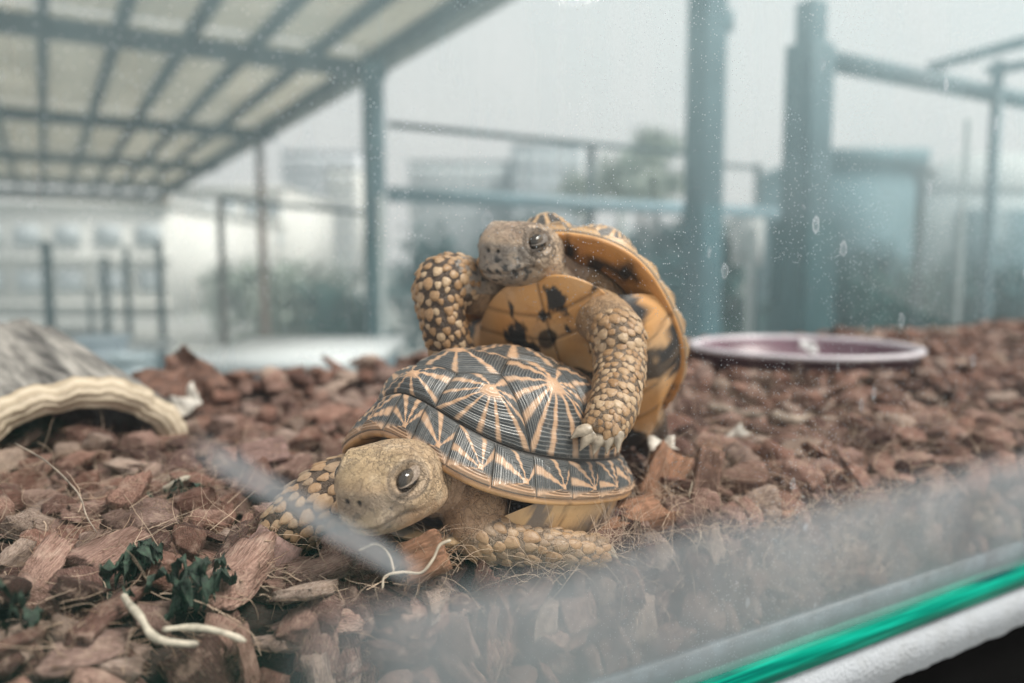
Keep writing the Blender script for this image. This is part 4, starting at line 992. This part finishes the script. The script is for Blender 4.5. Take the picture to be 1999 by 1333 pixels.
# ---- glass tank
def glass_mat(name, tint, dust_glare_fn=None, ior=1.45, trans=.2):
    t = NT(name); tr = t.n('BsdfTransparent', i_Color=(*tint, 1)); gl = t.n('BsdfGlossy', i_Roughness=.02); fr = t.n('Fresnel', i_IOR=ior)
    mixs = t.n('MixShader'); t.set(mixs.inputs[0], t.math('MULTIPLY', t.math('SUBTRACT', 1.0, t.n('NewGeometry').outputs['Backfacing']), t.math('MULTIPLY', fr.outputs[0], .22))); t.set(mixs.inputs[1], tr.outputs[0]); t.set(mixs.inputs[2], gl.outputs[0]); sh = mixs.outputs[0]
    if dust_glare_fn:
        fac, colr = dust_glare_fn(t); di = t.n('BsdfDiffuse'); tl = t.n('BsdfTranslucent'); t.set(di.inputs['Color'], colr); t.set(tl.inputs['Color'], colr)
        dm = t.n('MixShader'); dm.inputs[0].default_value = trans; t.set(dm.inputs[1], di.outputs[0]); t.set(dm.inputs[2], tl.outputs[0])
        m2 = t.n('MixShader'); t.set(m2.inputs[0], fac); t.set(m2.inputs[1], sh); t.set(m2.inputs[2], dm.outputs[0]); sh = m2.outputs[0]
    t.t.links.new(sh, t.out.inputs['Surface']); return t.m
def front_dust_glare(t):  # real specks and drop marks, plus two reflections painted into the film
    tc = t.n('TexCoord').outputs['Object']; sp = t.n('SeparateXYZ'); t.set(sp.inputs[0], tc); X, Z = sp.outputs[0], sp.outputs[2]
    n1 = t.noise(tc, 14, 3).outputs[0]; n2 = t.noise(tc, 90, 2, .7).outputs[0]
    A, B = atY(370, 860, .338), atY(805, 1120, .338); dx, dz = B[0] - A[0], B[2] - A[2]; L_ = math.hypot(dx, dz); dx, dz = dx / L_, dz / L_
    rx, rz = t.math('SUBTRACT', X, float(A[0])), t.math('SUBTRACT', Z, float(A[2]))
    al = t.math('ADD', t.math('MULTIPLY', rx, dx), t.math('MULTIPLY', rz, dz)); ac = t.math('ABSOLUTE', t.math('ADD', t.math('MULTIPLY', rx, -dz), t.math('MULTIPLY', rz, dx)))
    glare_band = t.math('MULTIPLY', t.maprange(ac, .0095, .0010), t.math('MULTIPLY', t.maprange(al, -.004, .02), t.maprange(al, L_ + .012, L_ - .012)))  # bright reflection painted on the pane as a slanting pale strip
    glare_band = t.math('MULTIPLY', glare_band, t.math('MULTIPLY_ADD', n1, .5, .12))
    glare_veil = t.math('MULTIPLY', t.maprange(t.math('MULTIPLY_ADD', n1, .030, Z), .030, .002), t.maprange(t.math('MULTIPLY_ADD', n1, .04, X), .085, .17))  # reflected glare painted as a pale film low on the pane
    glare_veil = t.math('MULTIPLY', glare_veil, t.math('MULTIPLY_ADD', n1, .40, .22))
    v = t.n('TexVoronoi', i_Scale=620.0); t.set(v.inputs['Vector'], tc); vs = t.n('SeparateColor'); t.set(vs.inputs[0], v.outputs['Color'])
    spk = t.math('MULTIPLY', t.maprange(v.outputs['Distance'], .30, .12), t.math('GREATER_THAN', vs.outputs[0], .62))
    v2 = t.n('TexVoronoi', i_Scale=75.0); t.set(v2.inputs['Vector'], t.mapping(tc, (1, 1, .62))); vs2 = t.n('SeparateColor'); t.set(vs2.inputs[0], v2.outputs['Color'])
    ringd = t.math('MULTIPLY_ADD', n2, .35, v2.outputs['Distance'])
    drop = t.math('MULTIPLY', t.math('MULTIPLY', t.maprange(ringd, .46, .36), t.maprange(ringd, .20, .40, .35, 1.0)), t.math('GREATER_THAN', vs2.outputs[0], .90))
    hi = t.maprange(Z, .10, .20); right = t.maprange(X, .22, .45)
    where = t.math('MULTIPLY', t.maprange(n1, .36, .56), t.math('ADD', t.math('MULTIPLY', right, .9), t.math('ADD', t.math('MULTIPLY', hi, .7), .1)))
    spk = t.math('MULTIPLY', spk, t.math('MULTIPLY', where, .85)); drop = t.math('MULTIPLY', drop, t.math('MULTIPLY', where, .30))
    f = t.math('ADD', t.math('ADD', glare_band, glare_veil), t.math('ADD', spk, drop)); f = t.math('ADD', f, t.math('MULTIPLY_ADD', n2, .022, .0)); f = t.math('MINIMUM', f, .8)
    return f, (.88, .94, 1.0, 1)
def back_dust(t):
    tc = t.n('TexCoord').outputs['Object']; n1 = t.noise(tc, 4, 3).outputs[0]; n2 = t.noise(t.mapping(tc, (25, 25, 3)), 1.0, 2).outputs[0]
    return t.math('ADD', t.math('MULTIPLY_ADD', n1, .25, .15), t.math('MULTIPLY', n2, .12)), (.50, .69, .75, 1)
tank = empty('glass_tank', Matrix.Translation(Vector((.9, .75, -.11)))); tag(tank, 'large frameless glass tank holding the tortoises and husk bedding', 'glass tank')
def tpart(name, lo, hi, mat):
    off = np.array([.9, .75, -.11]); V, F = box_vf(np.array(lo, float), np.array(hi, float)); me = make_mesh(name, V, F, mat, smooth=False)
    o = mobj(name, me, tank); o.matrix_parent_inverse = Matrix.Translation(Vector(-off)); return o
M_CLEAR = glass_mat('clear_glass', (.985, .995, .992)); M_FRONT = glass_mat('dusty_glare_front_glass', (.988, .986, .980), front_dust_glare); M_BACK = glass_mat('hazy_back_glass', (.975, .974, .966), back_dust, trans=.5)
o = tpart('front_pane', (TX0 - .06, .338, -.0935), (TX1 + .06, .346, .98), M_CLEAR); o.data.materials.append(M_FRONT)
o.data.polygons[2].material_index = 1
o = tpart('back_pane', (TX0 - .06, 1.155, -.0935), (TX1 + .06, 1.163, .98), M_CLEAR); o.data.materials.append(M_BACK); o.data.polygons[2].material_index = 1
tpart('side_pane', (TX0 - .06, .3465, -.0935), (TX0 - .052, 1.1545, .98), M_CLEAR)
tpart('side_pane', (TX1 + .052, .3465, -.0935), (TX1 + .06, 1.1545, .98), M_CLEAR)
t = NT('green_glass_edge'); tc = t.n('TexCoord').outputs['Object']; nz = t.noise(t.mapping(tc, (9, 60, 260)), 1.0, 4).outputs[0]
c = t.ramp(nz, [(.3, (.0, .07, .065)), (.5, (.0, .23, .155)), (.68, (.005, .40, .28))]); t.bsdf(c, .3, None, Specular_IOR_Level=.06); M_GEDGE = t.m
tpart('base_pane', (TX0 - .06, .335, -.110), (TX1 + .06, 1.166, -.0937), M_GEDGE)
tpart('silicone_seam', (TX0 - .05, .3462, -.0935), (TX1 + .05, .352, -.0785), simple('silicone', (.12, .16, .19), .4, .4, 60))
t = NT('polystyrene'); tc = t.n('TexCoord').outputs['Object']; vv = t.n('TexVoronoi', i_Scale=330.0); t.set(vv.inputs['Vector'], tc); nz = t.noise(tc, 40, 5).outputs[0]
c = t.mixc(t.maprange(nz, .5, .75, 0, .35), (.40, .43, .46, 1), (.29, .30, .30, 1)); t.bsdf(c, .7, t.bump(vv.outputs['Distance'], .6, .0015)); M_FOAM = t.m
nx_ = 400; xs = np.linspace(-.3, 2.3, nx_); bz = -.148 + .0022 * np.array([noise.fractal(Vector((x * 45, 0, 0)), 1, 2, 3) for x in xs])
V = np.concatenate([np.stack([xs, np.full(nx_, .338), np.full(nx_, -.1102)], -1), np.stack([xs, np.full(nx_, .338), bz], -1), np.stack([xs, np.full(nx_, 1.16), bz], -1), np.stack([xs, np.full(nx_, 1.16), np.full(nx_, -.1102)], -1)])
a = np.arange(nx_ - 1); F = np.concatenate([np.stack([a + k * nx_, a + ((k + 1) % 4) * nx_, a + 1 + ((k + 1) % 4) * nx_, a + 1 + k * nx_], -1) for k in range(4)])
o = mobj('foam_board', make_mesh('foam_board', V, F, M_FOAM, smooth=False)); tag(o, 'white polystyrene board under the glass tank with rough lower edge', 'foam board')
M_BLK = simple('shade_black_steel', (.006, .006, .006), .9, .2, 10, Specular_IOR_Level=.05)  # near-black colour carries the shade under the foam board
st = empty('tank_stand', Matrix.Translation(Vector((.9, .75, -.95)))); tag(st, 'steel stand blackened for the shade beneath the foam board and tank', 'stand')
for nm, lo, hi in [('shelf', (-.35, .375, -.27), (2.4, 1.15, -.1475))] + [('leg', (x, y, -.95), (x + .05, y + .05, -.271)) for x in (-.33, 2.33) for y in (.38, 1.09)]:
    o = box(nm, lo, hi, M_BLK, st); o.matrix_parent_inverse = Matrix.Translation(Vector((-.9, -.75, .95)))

# ================================================================== beyond the tank
FLOOR = -.95
V, F = box_vf((-150, -60, FLOOR - .2), (260, 330, FLOOR))
o = mobj('pavement', make_mesh('pavement', V, F, simple('concrete', (.36, .37, .36), .85, .05, .6), smooth=False)); tag(o, kind='structure')
def prism(parent, name, c, sx, sy, z0, z1, mat, rot=0.0, bev=0.0):
    """upright box part in world coordinates under a thing whose Empty has no rotation"""
    V, F = box_vf((-sx / 2, -sy / 2, 0), (sx / 2, sy / 2, z1 - z0)); me = make_mesh(name, V, F, mat, smooth=False)
    o = mobj(name, me, parent); M = Matrix.Translation(Vector((c[0], c[1], z0))) @ Matrix.Rotation(rot, 4, 'Z'); o.matrix_basis = M
    if parent is not None: o.matrix_parent_inverse = parent.matrix_world.inverted()
    if bev: m_ = o.modifiers.new('bevel', 'BEVEL'); m_.width = bev; m_.segments = 2
    return o
def thing(name, c, label, cat, group=None):
    o = empty(name, Matrix.Translation(Vector((c[0], c[1], c[2])))); bpy.context.view_layer.update(); return tag(o, label, cat, group)
def zat(y, d): return float(bp(1000, y, d)[2])
M_POST = simple('blue_grey_steel', (.10, .175, .205), .55, .15, 3, .2, .003); M_TEAL = simple('dark_teal_paint', (.003, .065, .078), .5, .25, 5, .2, .003)
M_PALE = simple('pale_painted_steel', (.55, .60, .60), .5, .1, 3); M_BRN = simple('rusty_brown_steel', (.20, .14, .11), .7, .3, 6, .3, .003)
M_DARK = simple('dark_steel', (.045, .075, .085), .6, .25, 5); M_WHITE = simple('white_board', (.72, .74, .74), .5, .1, 4)

# ---- roof with purlins, rafters and pale sheets
RZ = 1.46
roof = thing('canopy_roof', (1.9, 8, RZ), 'long open canopy roof of pale sheets on dark beams', 'roof')
M_SHEET = NT('translucent_roof_sheet'); tc = M_SHEET.n('TexCoord').outputs['Object']; nz = M_SHEET.noise(tc, 1.6, 5).outputs[0]
wv = M_SHEET.n('TexWave', i_Scale=6.0, i_Distortion=.0); M_SHEET.set(wv.inputs[0], tc)
cc = M_SHEET.ramp(nz, [(.3, (.56, .53, .46)), (.7, (.74, .71, .64))]); d1 = M_SHEET.n('BsdfDiffuse'); d2 = M_SHEET.n('BsdfTranslucent'); M_SHEET.set(d1.inputs[0], cc); M_SHEET.set(d2.inputs[0], cc)
mm_ = M_SHEET.n('MixShader'); mm_.inputs[0].default_value = .62; M_SHEET.set(mm_.inputs[1], d1.outputs[0]); M_SHEET.set(mm_.inputs[2], d2.outputs[0]); M_SHEET.t.links.new(mm_.outputs[0], M_SHEET.out.inputs[0]); M_SHEET = M_SHEET.m
M_BEAM = simple('weathered_dark_timber', (.045, .040, .034), .8, .4, 9, .4, .004)
rx = [-1.39, -1.03, -.67, -.31, .06, .43, .79, 1.15, 1.51, 1.86]; ry = [2.05, 4.9, 7.75, 10.6, 13.45, 15.6]
for a in range(len(rx) - 1):
    for b in range(len(ry) - 1):
        x0, x1, y0, y1 = rx[a] + .02, rx[a + 1] - .02, ry[b] + .03, ry[b + 1] - .03; n = 25; u = np.linspace(0, 1, n)
        zz = RZ + .055 + .010 * np.sin(u * np.pi * 8); V = np.concatenate([np.stack([x0 + (x1 - x0) * u, np.full(n, y), zz], -1) for y in (y0, y1)]); V = np.concatenate([V, V + [0, 0, .004]]); k = np.arange(n - 1)
        Fq = np.stack([k, k + n, k + n + 1, k + 1], -1); Fq = np.concatenate([Fq, Fq[:, ::-1] + 2 * n])
        me = make_mesh('roof_sheet', V, Fq, M_SHEET); o = mobj('roof_sheet', me, roof); o.matrix_parent_inverse = roof.matrix_world.inverted()
for x in rx: prism(roof, 'rafter', (x, 8.82), 0.046, 13.6, RZ - .012, RZ + .10, M_BEAM)
for y in ry: prism(roof, 'purlin', (.24, y), 3.4, .14, RZ - .10, RZ - .0121, M_BEAM)
prism(roof, 'fascia', (1.93, 8.82), .045, 13.8, RZ - .06, RZ + .14, simple('grey_fascia', (.40, .39, .36), .7, .25, 5))
prism(roof, 'end_fascia', (.24, 15.75), 3.6, .08, RZ - .16, RZ - .015, simple('tan_fascia', (.42, .34, .25), .7, .2, 5))

def post(name, x0, x1, ytop, d, mat, label, group=None, sleeve=None, cap=None, z1=None, cat='post'):
    c = bp((x0 + x1) / 2, 520, d); w = (x1 - x0) / FPX * d * .8; zt = z1 if z1 is not None else zat(ytop, d)
    th = thing(name, (c[0], c[1], FLOOR), label, cat, group); zc = FLOOR
    if sleeve: zs = zat(sleeve[0], d); ws = sleeve[1] / FPX * d * .8; prism(th, 'base_sleeve', c, ws, ws, FLOOR, zs, sleeve[2], 0, .006); zc = zs
    if cap: zk = zat(cap[0], d); prism(th, 'shaft', c, w, w, zc, zk, mat, 0, .006); prism(th, 'cap', c, cap[1] / FPX * d * .8, cap[1] / FPX * d * .8, zk, zt, mat, 0, .004)
    else: prism(th, 'shaft', c, w, w, zc, zt, mat, 0, .006)
    return th, c
post('steel_post', 712, 754, 118, 4.95, M_POST, 'blue grey steel post holding up the canopy edge with dark teal base', sleeve=(458, 44, M_TEAL), z1=RZ - .05)
tb, cB = post('steel_post', 1336, 1404, 0, 3.0, M_POST, 'tall blue grey post rising out of view beside the rail end', z1=2.1, sleeve=(400, 70, simple('dull_blue_paint', (.06, .15, .18), .5, .2, 4)))
p_ = bp(1412, 45, 3.0); prism(tb, 'bracket', (p_[0], p_[1]), .06, .05, zat(62, 3.0), zat(22, 3.0), M_POST)
tc_, cC = post('steel_post', 1526, 1608, 20, 2.5, M_POST, 'stepped blue grey post carrying the long beam above dark teal plinth', cap=(98, 52), sleeve=(432, 112, M_TEAL))
z_ = zat(122, 2.5); prism(thing('steel_beam', (cC[0] + 1.6, cC[1], z_), 'level blue grey beam running off from the stepped post', 'beam'), 'web', (cC[0] + 1.95, cC[1] - .005), 3.7, .05, z_ - .026, z_ + .026, M_POST)
post('rust_post', 505, 522, 262, 7.6, M_BRN, 'rusty brown pole under the canopy edge', z1=RZ - .06, cat='pole')
th, c4 = post('gate_frame', 426, 441, 386, 3.4, M_BRN, 'thin brown steel frame with level top rail', cat='frame')
z_ = zat(388, 3.4); c5 = bp(706, 392, 4.3); dv = c5 - c4; prism(th, 'top_rail', (c4 + dv / 2), float(np.hypot(*dv[:2])), .02, z_ - .012, z_ + .012, M_DARK, math.atan2(dv[1], dv[0]))
for (x0, x1, yt, d) in ((80, 104, 470, 4.4), (196, 212, 500, 5.0), (240, 254, 480, 4.2), (304, 320, 470, 3.7), (168, 178, 560, 5.5)):
    post('fence_post', x0, x1, yt, d, M_DARK, 'slim dark fence post standing in the row under the canopy', 'dark fence posts under the canopy')
for (x0, x1, yt, d, lb) in ((1204, 1220, 415, 3.6, 'pale pipe standing by the rail behind the raised head'), (1456, 1474, 445, 2.6, 'pale pipe under the hanging white board'), (1868, 1880, 235, 2.2, 'thin pale pipe left of the awning upright'), (738, 752, 385, 4.6, 'pale pipe standing against the canopy post')):
    post('pale_pipe', x0, x1, yt, d, M_PALE, lb, cat='pipe')
c = bp(1460, 470, 2.62); prism(thing('white_board', (c[0], c[1], zat(515, 2.62)), 'small white board fixed to the pale pipe', 'board'), 'panel', (c[0], c[1]), .13, .02, zat(520, 2.62), zat(425, 2.62), M_WHITE)
# awning frame on the right
th = thing('awning_frame', (*bp(1927, 520, 3.0)[:2], FLOOR), 'light steel awning frame with one slim upright', 'awning')
c = bp(1927, 520, 3.0); prism(th, 'upright', c, .030, .030, FLOOR, zat(128, 3.0), M_POST)
q0, q1 = bp(1826, 128, 3.35), bp(2040, 70, 2.75)
for (a, b, r_) in ((q0, q1, .022), (bp(1930, 138, 3.0), bp(2050, 118, 2.75), .018)):
    v, f = tube(np.array([a, (a + b) / 2, b]), r_, 8); o = mobj('roof_rail', make_mesh('roof_rail', v, f, M_POST), th); o.matrix_parent_inverse = th.matrix_world.inverted()
p_ = bp(1826, 135, 3.35); prism(th, 'corner_block', p_, .05, .05, zat(142, 3.35), zat(122, 3.35), M_POST)
# railing behind the tank
YR = 3.3; rl = thing('railing', (2.2, YR, FLOOR), 'dark steel railing with broad pale lower channel', 'railing')
a, b = atY(758, 243, YR), atY(1338, 306, YR); prism(rl, 'top_rail', ((a[0] + b[0]) / 2, YR), b[0] - a[0], .022, a[2] - .012, a[2] + .012, M_DARK)
a2, b2 = atY(758, 378, YR), atY(1520, 408, YR); prism(rl, 'channel', ((a2[0] + b2[0]) / 2, YR), b2[0] - a2[0], .03, a2[2] - .035, a2[2] + .03, simple('blue_channel', (.24, .36, .42), .5, .15, 4))
for x in (1160, 1488): p_ = atY(x, 340, YR); prism(rl, 'upright', (p_[0], YR + .03), .03, .03, FLOOR, a[2] - .0125, M_DARK)
c_, d_ = atY(1408, 320, YR), atY(1488, 328, YR); prism(rl, 'short_rail', ((c_[0] + d_[0]) / 2, YR + .03), d_[0] - c_[0], .02, c_[2] - .012, c_[2] + .010, M_DARK)
# tables and tubs beyond the back pane on the left
M_TBL = simple('white_table_top', (.74, .78, .80), .35, .08, 3)
for (x0, x1, ya, yb, d, lb) in ((430, 760, 655, 690, 2.5, 'long white table beyond the back pane'), (30, 260, 650, 700, 2.9, 'white table under the canopy by the fence posts')):
    a, b = bp(x0, 690, d), bp(x1, 690, d); zt = zat(676, d); th = thing('white_table', (*((a + b) / 2)[:2], FLOOR), lb, 'table'); w = float(np.linalg.norm((b - a)[:2])); rot = math.atan2(*(b - a)[:2][::-1])
    prism(th, 'table_top', (a + b) / 2, w, .7, zt - .04, zt, M_TBL, rot); prism(th, 'apron', (a + b) / 2, w * .96, .62, zt - .12, zt - .041, simple('blue_apron', (.20, .30, .36), .5, .1, 4), rot)
    for sx in (-.45, .45):
        for sy in (-.28, .28): q = (a + b) / 2 + np.array([math.cos(rot), math.sin(rot), 0]) * w * sx + np.array([-math.sin(rot), math.cos(rot), 0]) * sy; prism(th, 'leg', q, .05, .05, FLOOR, zt - .121, M_DARK, rot)
for (x0, x1, yt, d, lb, m_) in ((150, 250, 655, 2.6, 'pale blue plastic tub by the log hide beyond the back pane', (.50, .60, .68)), (215, 300, 690, 2.2, 'grey plastic tub in front of the pale blue one', (.34, .42, .46))):
    c = bp((x0 + x1) / 2, 700, d); r_ = (x1 - x0) / 2 / FPX * d; zt = zat(yt, d); th = thing('plastic_tub', (c[0], c[1], zt - .3), lb, 'tub'); mt = simple('tub_plastic', m_, .4, .1, 3)
    v, f = lathe([(.001, 0), (r_ * .8, 0), (r_ * .95, .28), (r_ * .93, .28), (r_ * .78, .012), (.001, .012)], 32); mobj('wall', make_mesh('wall', v, f, mt), th); v, f = lathe([(r_ * .94, .275), (r_ * 1.04, .28), (r_ * 1.04, .30), (r_ * .94, .30), (r_ * .94, .275)], 32); mobj('rim', make_mesh('rim', v, f, mt), th)

# ---- planting
def leaf_cloud(c, rad, n, ls, seed):
    g = np.random.default_rng(seed); cl = g.normal(size=(14, 3)); cl /= np.linalg.norm(cl, axis=1)[:, None]; cl = cl * np.array(rad) * g.uniform(.35, .8, (14, 1)); k = g.integers(0, 14, n)
    P_ = cl[k] + g.normal(size=(n, 3)) * np.array(rad) * .24; N_ = g.normal(size=(n, 3)); N_ /= np.linalg.norm(N_, axis=1)[:, None]; T_ = np.cross(N_, g.normal(size=(n, 3))); T_ /= np.linalg.norm(T_, axis=1)[:, None]; B_ = np.cross(N_, T_)
    s = ls * g.uniform(.6, 1.4, (n, 1)); V = np.stack([P_ - T_ * s, P_ + B_ * s * .5, P_ + T_ * s, P_ - B_ * s * .5], 1).reshape(-1, 3) + np.asarray(c); return V, np.arange(n * 4).reshape(-1, 4)
M_LEAF = [simple('foliage_%d' % k, c, .6, .45, 2.0) for k, c in enumerate(((.015, .10, .11), (.04, .14, .13), (.42, .48, .42)))]  # the last, palest green has distance haze put into its colour
M_TRK = simple('trunk_bark', (.10, .08, .065), .9, .3, 20)
def shrub(name, x, ytop, ybot, wpx, d, m_, label, group=None, cat='shrub', n=1500):
    zt, zb = zat(ytop, d), max(FLOOR, zat(ybot, d)); c = bp(x, 520, d); th = thing(name, (c[0], c[1], FLOOR), label, cat, group); r = wpx / 2 / FPX * d; h = (zt - zb) / 2
    v, f = leaf_cloud((0, 0, zb + h - FLOOR), (r, r * .7, h), n, max(r, h) * .085, int(x * 7 + d)); mobj('crown', make_mesh('crown', v, f, M_LEAF[m_], smooth=False), th)
    v, f = tube(np.array([[0, 0, 0], [.02 * r, 0, (zb - FLOOR) * .5 + h * .5], [0, .03 * r, zb - FLOOR + h * 1.2]]), np.array([.08, .06, .03]) * r, 8); mobj('trunk', make_mesh('trunk', v, f, M_TRK), th)
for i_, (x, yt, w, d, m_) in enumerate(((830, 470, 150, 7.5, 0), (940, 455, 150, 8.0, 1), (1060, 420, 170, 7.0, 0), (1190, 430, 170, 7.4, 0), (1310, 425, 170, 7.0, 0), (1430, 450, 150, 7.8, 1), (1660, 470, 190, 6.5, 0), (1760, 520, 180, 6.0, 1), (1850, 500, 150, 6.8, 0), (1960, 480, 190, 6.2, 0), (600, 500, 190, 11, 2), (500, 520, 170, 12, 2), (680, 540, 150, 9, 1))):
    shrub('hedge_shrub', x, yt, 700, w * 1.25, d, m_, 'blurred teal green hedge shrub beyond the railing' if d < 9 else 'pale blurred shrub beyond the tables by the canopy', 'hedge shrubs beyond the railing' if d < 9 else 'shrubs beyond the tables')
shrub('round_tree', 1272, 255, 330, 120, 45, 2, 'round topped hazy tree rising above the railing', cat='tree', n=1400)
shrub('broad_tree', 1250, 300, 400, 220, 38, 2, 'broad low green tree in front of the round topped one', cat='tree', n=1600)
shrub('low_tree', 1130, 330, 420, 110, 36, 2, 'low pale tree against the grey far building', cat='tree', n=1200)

# ---- buildings behind
def building(x0, x1, yt, d, floors, bays, mat, label, depth=8.0, roofcol=None, name='far_building'):
    a, b = bp(x0, 520, d), bp(x1, 520, d); zt = zat(yt, d); w = float(np.linalg.norm((b - a)[:2])); rot = math.atan2(*(b - a)[:2][::-1]); n_ = np.array([math.sin(rot), -math.cos(rot), 0]); mid = (a + b) / 2
    th = thing(name, (mid[0], mid[1], FLOOR), label, 'building'); prism(th, 'wall', mid - n_ * depth / 2, w, depth, FLOOR, zt, mat, rot); fh = (zt - FLOOR) / (max(floors, 1) + .4); ux = np.array([math.cos(rot), math.sin(rot), 0])
    prism(th, 'roof', mid - n_ * depth / 2, w * 1.03, depth * 1.03, zt, zt + fh * .12, roofcol or mat, rot)
    for k in range(floors):
        z0 = FLOOR + fh * (k + .55)
        prism(th, 'floor_band', mid + n_ * .08, w, .15, z0 - fh * .32, z0 - fh * .2, roofcol or mat, rot)
        for j in range(bays):
            p = mid + ux * w * ((j + .5) / bays - .5) + n_ * .03; prism(th, 'window', p, w / bays * .6, .08, z0, z0 + fh * .45, M_WIN, rot)
M_WIN = simple('window_glass', (.55, .60, .63), .4, .08, .5)  # glass colour lightened to paint in distance haze
BG1, BG2, BG3, BG4 = (simple('render_%d' % k, c, .8, .08, .3) for k, c in enumerate(((.76, .78, .82), (.70, .75, .77), (.66, .73, .78), (.80, .80, .77))))  # wall colours lightened too, so the haze is in the paint
BAND = simple('concrete_band', (.60, .63, .67), .8, .1, .4)
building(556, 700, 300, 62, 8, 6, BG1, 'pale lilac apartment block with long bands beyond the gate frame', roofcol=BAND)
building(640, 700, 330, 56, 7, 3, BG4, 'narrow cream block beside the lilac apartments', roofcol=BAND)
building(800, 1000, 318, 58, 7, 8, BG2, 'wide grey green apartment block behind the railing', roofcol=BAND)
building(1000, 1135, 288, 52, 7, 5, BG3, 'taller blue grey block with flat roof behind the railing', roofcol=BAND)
building(345, 560, 372, 30, 3, 5, BG4, 'low white building beyond the end of the canopy')
building(-60, 335, 404, 17.5, 2, 5, BG4, 'white walled shed closing the far end under the canopy', name='white_shed')
building(1612, 1800, 326, 9, 0, 2, simple('blue_grey_cladding', (.14, .25, .29), .7, .15, 1.0), 'flat blue grey cabin behind the stepped post', 2.5, name='cabin')
# barrel-roofed shed
a, b = bp(1790, 520, 11), bp(2080, 520, 11); mid = (a + b) / 2; w = float(np.linalg.norm((b - a)[:2])); rot = math.atan2(*(b - a)[:2][::-1]); th = thing('barrel_shed', (mid[0], mid[1], FLOOR), 'pale shed with rounded barrel roof right of the cabin', 'shed')
zt, zs = zat(298, 11), zat(370, 11); ang = np.linspace(0, np.pi, 25); V = []
for dy in (0, 4.0):
    for q in ang: V.append([w / 2 * math.cos(q), dy, zs + (zt - zs) * math.sin(q) - FLOOR])
V = np.array(V); V = np.vstack([V, [[0, 0, zs - FLOOR]], [[0, 4, zs - FLOOR]]]); k = np.arange(24); Fq = [np.stack([k, k + 1, k + 26, k + 25], -1), np.concatenate([np.stack([k + 1, k, np.full(24, 50)], -1), np.stack([k + 25, k + 26, np.full(24, 51)], -1)])]
o = mobj('roof', make_mesh('roof', V, Fq, simple('barrel_sheet', (.50, .55, .56), .6, .1, 1), smooth=False), th); o.rotation_euler = (0, 0, rot)
V, F = box_vf((-w / 2, .02, 0), (w / 2, 3.98, zs - FLOOR)); o = mobj('wall', make_mesh('wall', V, F, simple('shed_wall', (.42, .49, .51), .8, .1, 1), smooth=False), th); o.rotation_euler = (0, 0, rot)
V, F = box_vf((-.5, -.04, 0), (.5, .03, 1.9)); o = mobj('door', make_mesh('door', V, F, M_POST, smooth=False), th); o.rotation_euler = (0, 0, rot)
# drooping lamp on a short pole by the cabin
th, c = post('lamp_pole', 1782, 1798, 345, 4.2, M_DARK, 'dark hooked pole standing before the cabin', cat='pole'); q = [bp(1790, 350, 4.2), bp(1792, 338, 4.2), bp(1806, 334, 4.2), bp(1826, 340, 4.2)]
v, f = tube(catmull(q, 6), .02, 8); o = mobj('hook', make_mesh('hook', v, f, M_DARK), th); o.matrix_parent_inverse = th.matrix_world.inverted()
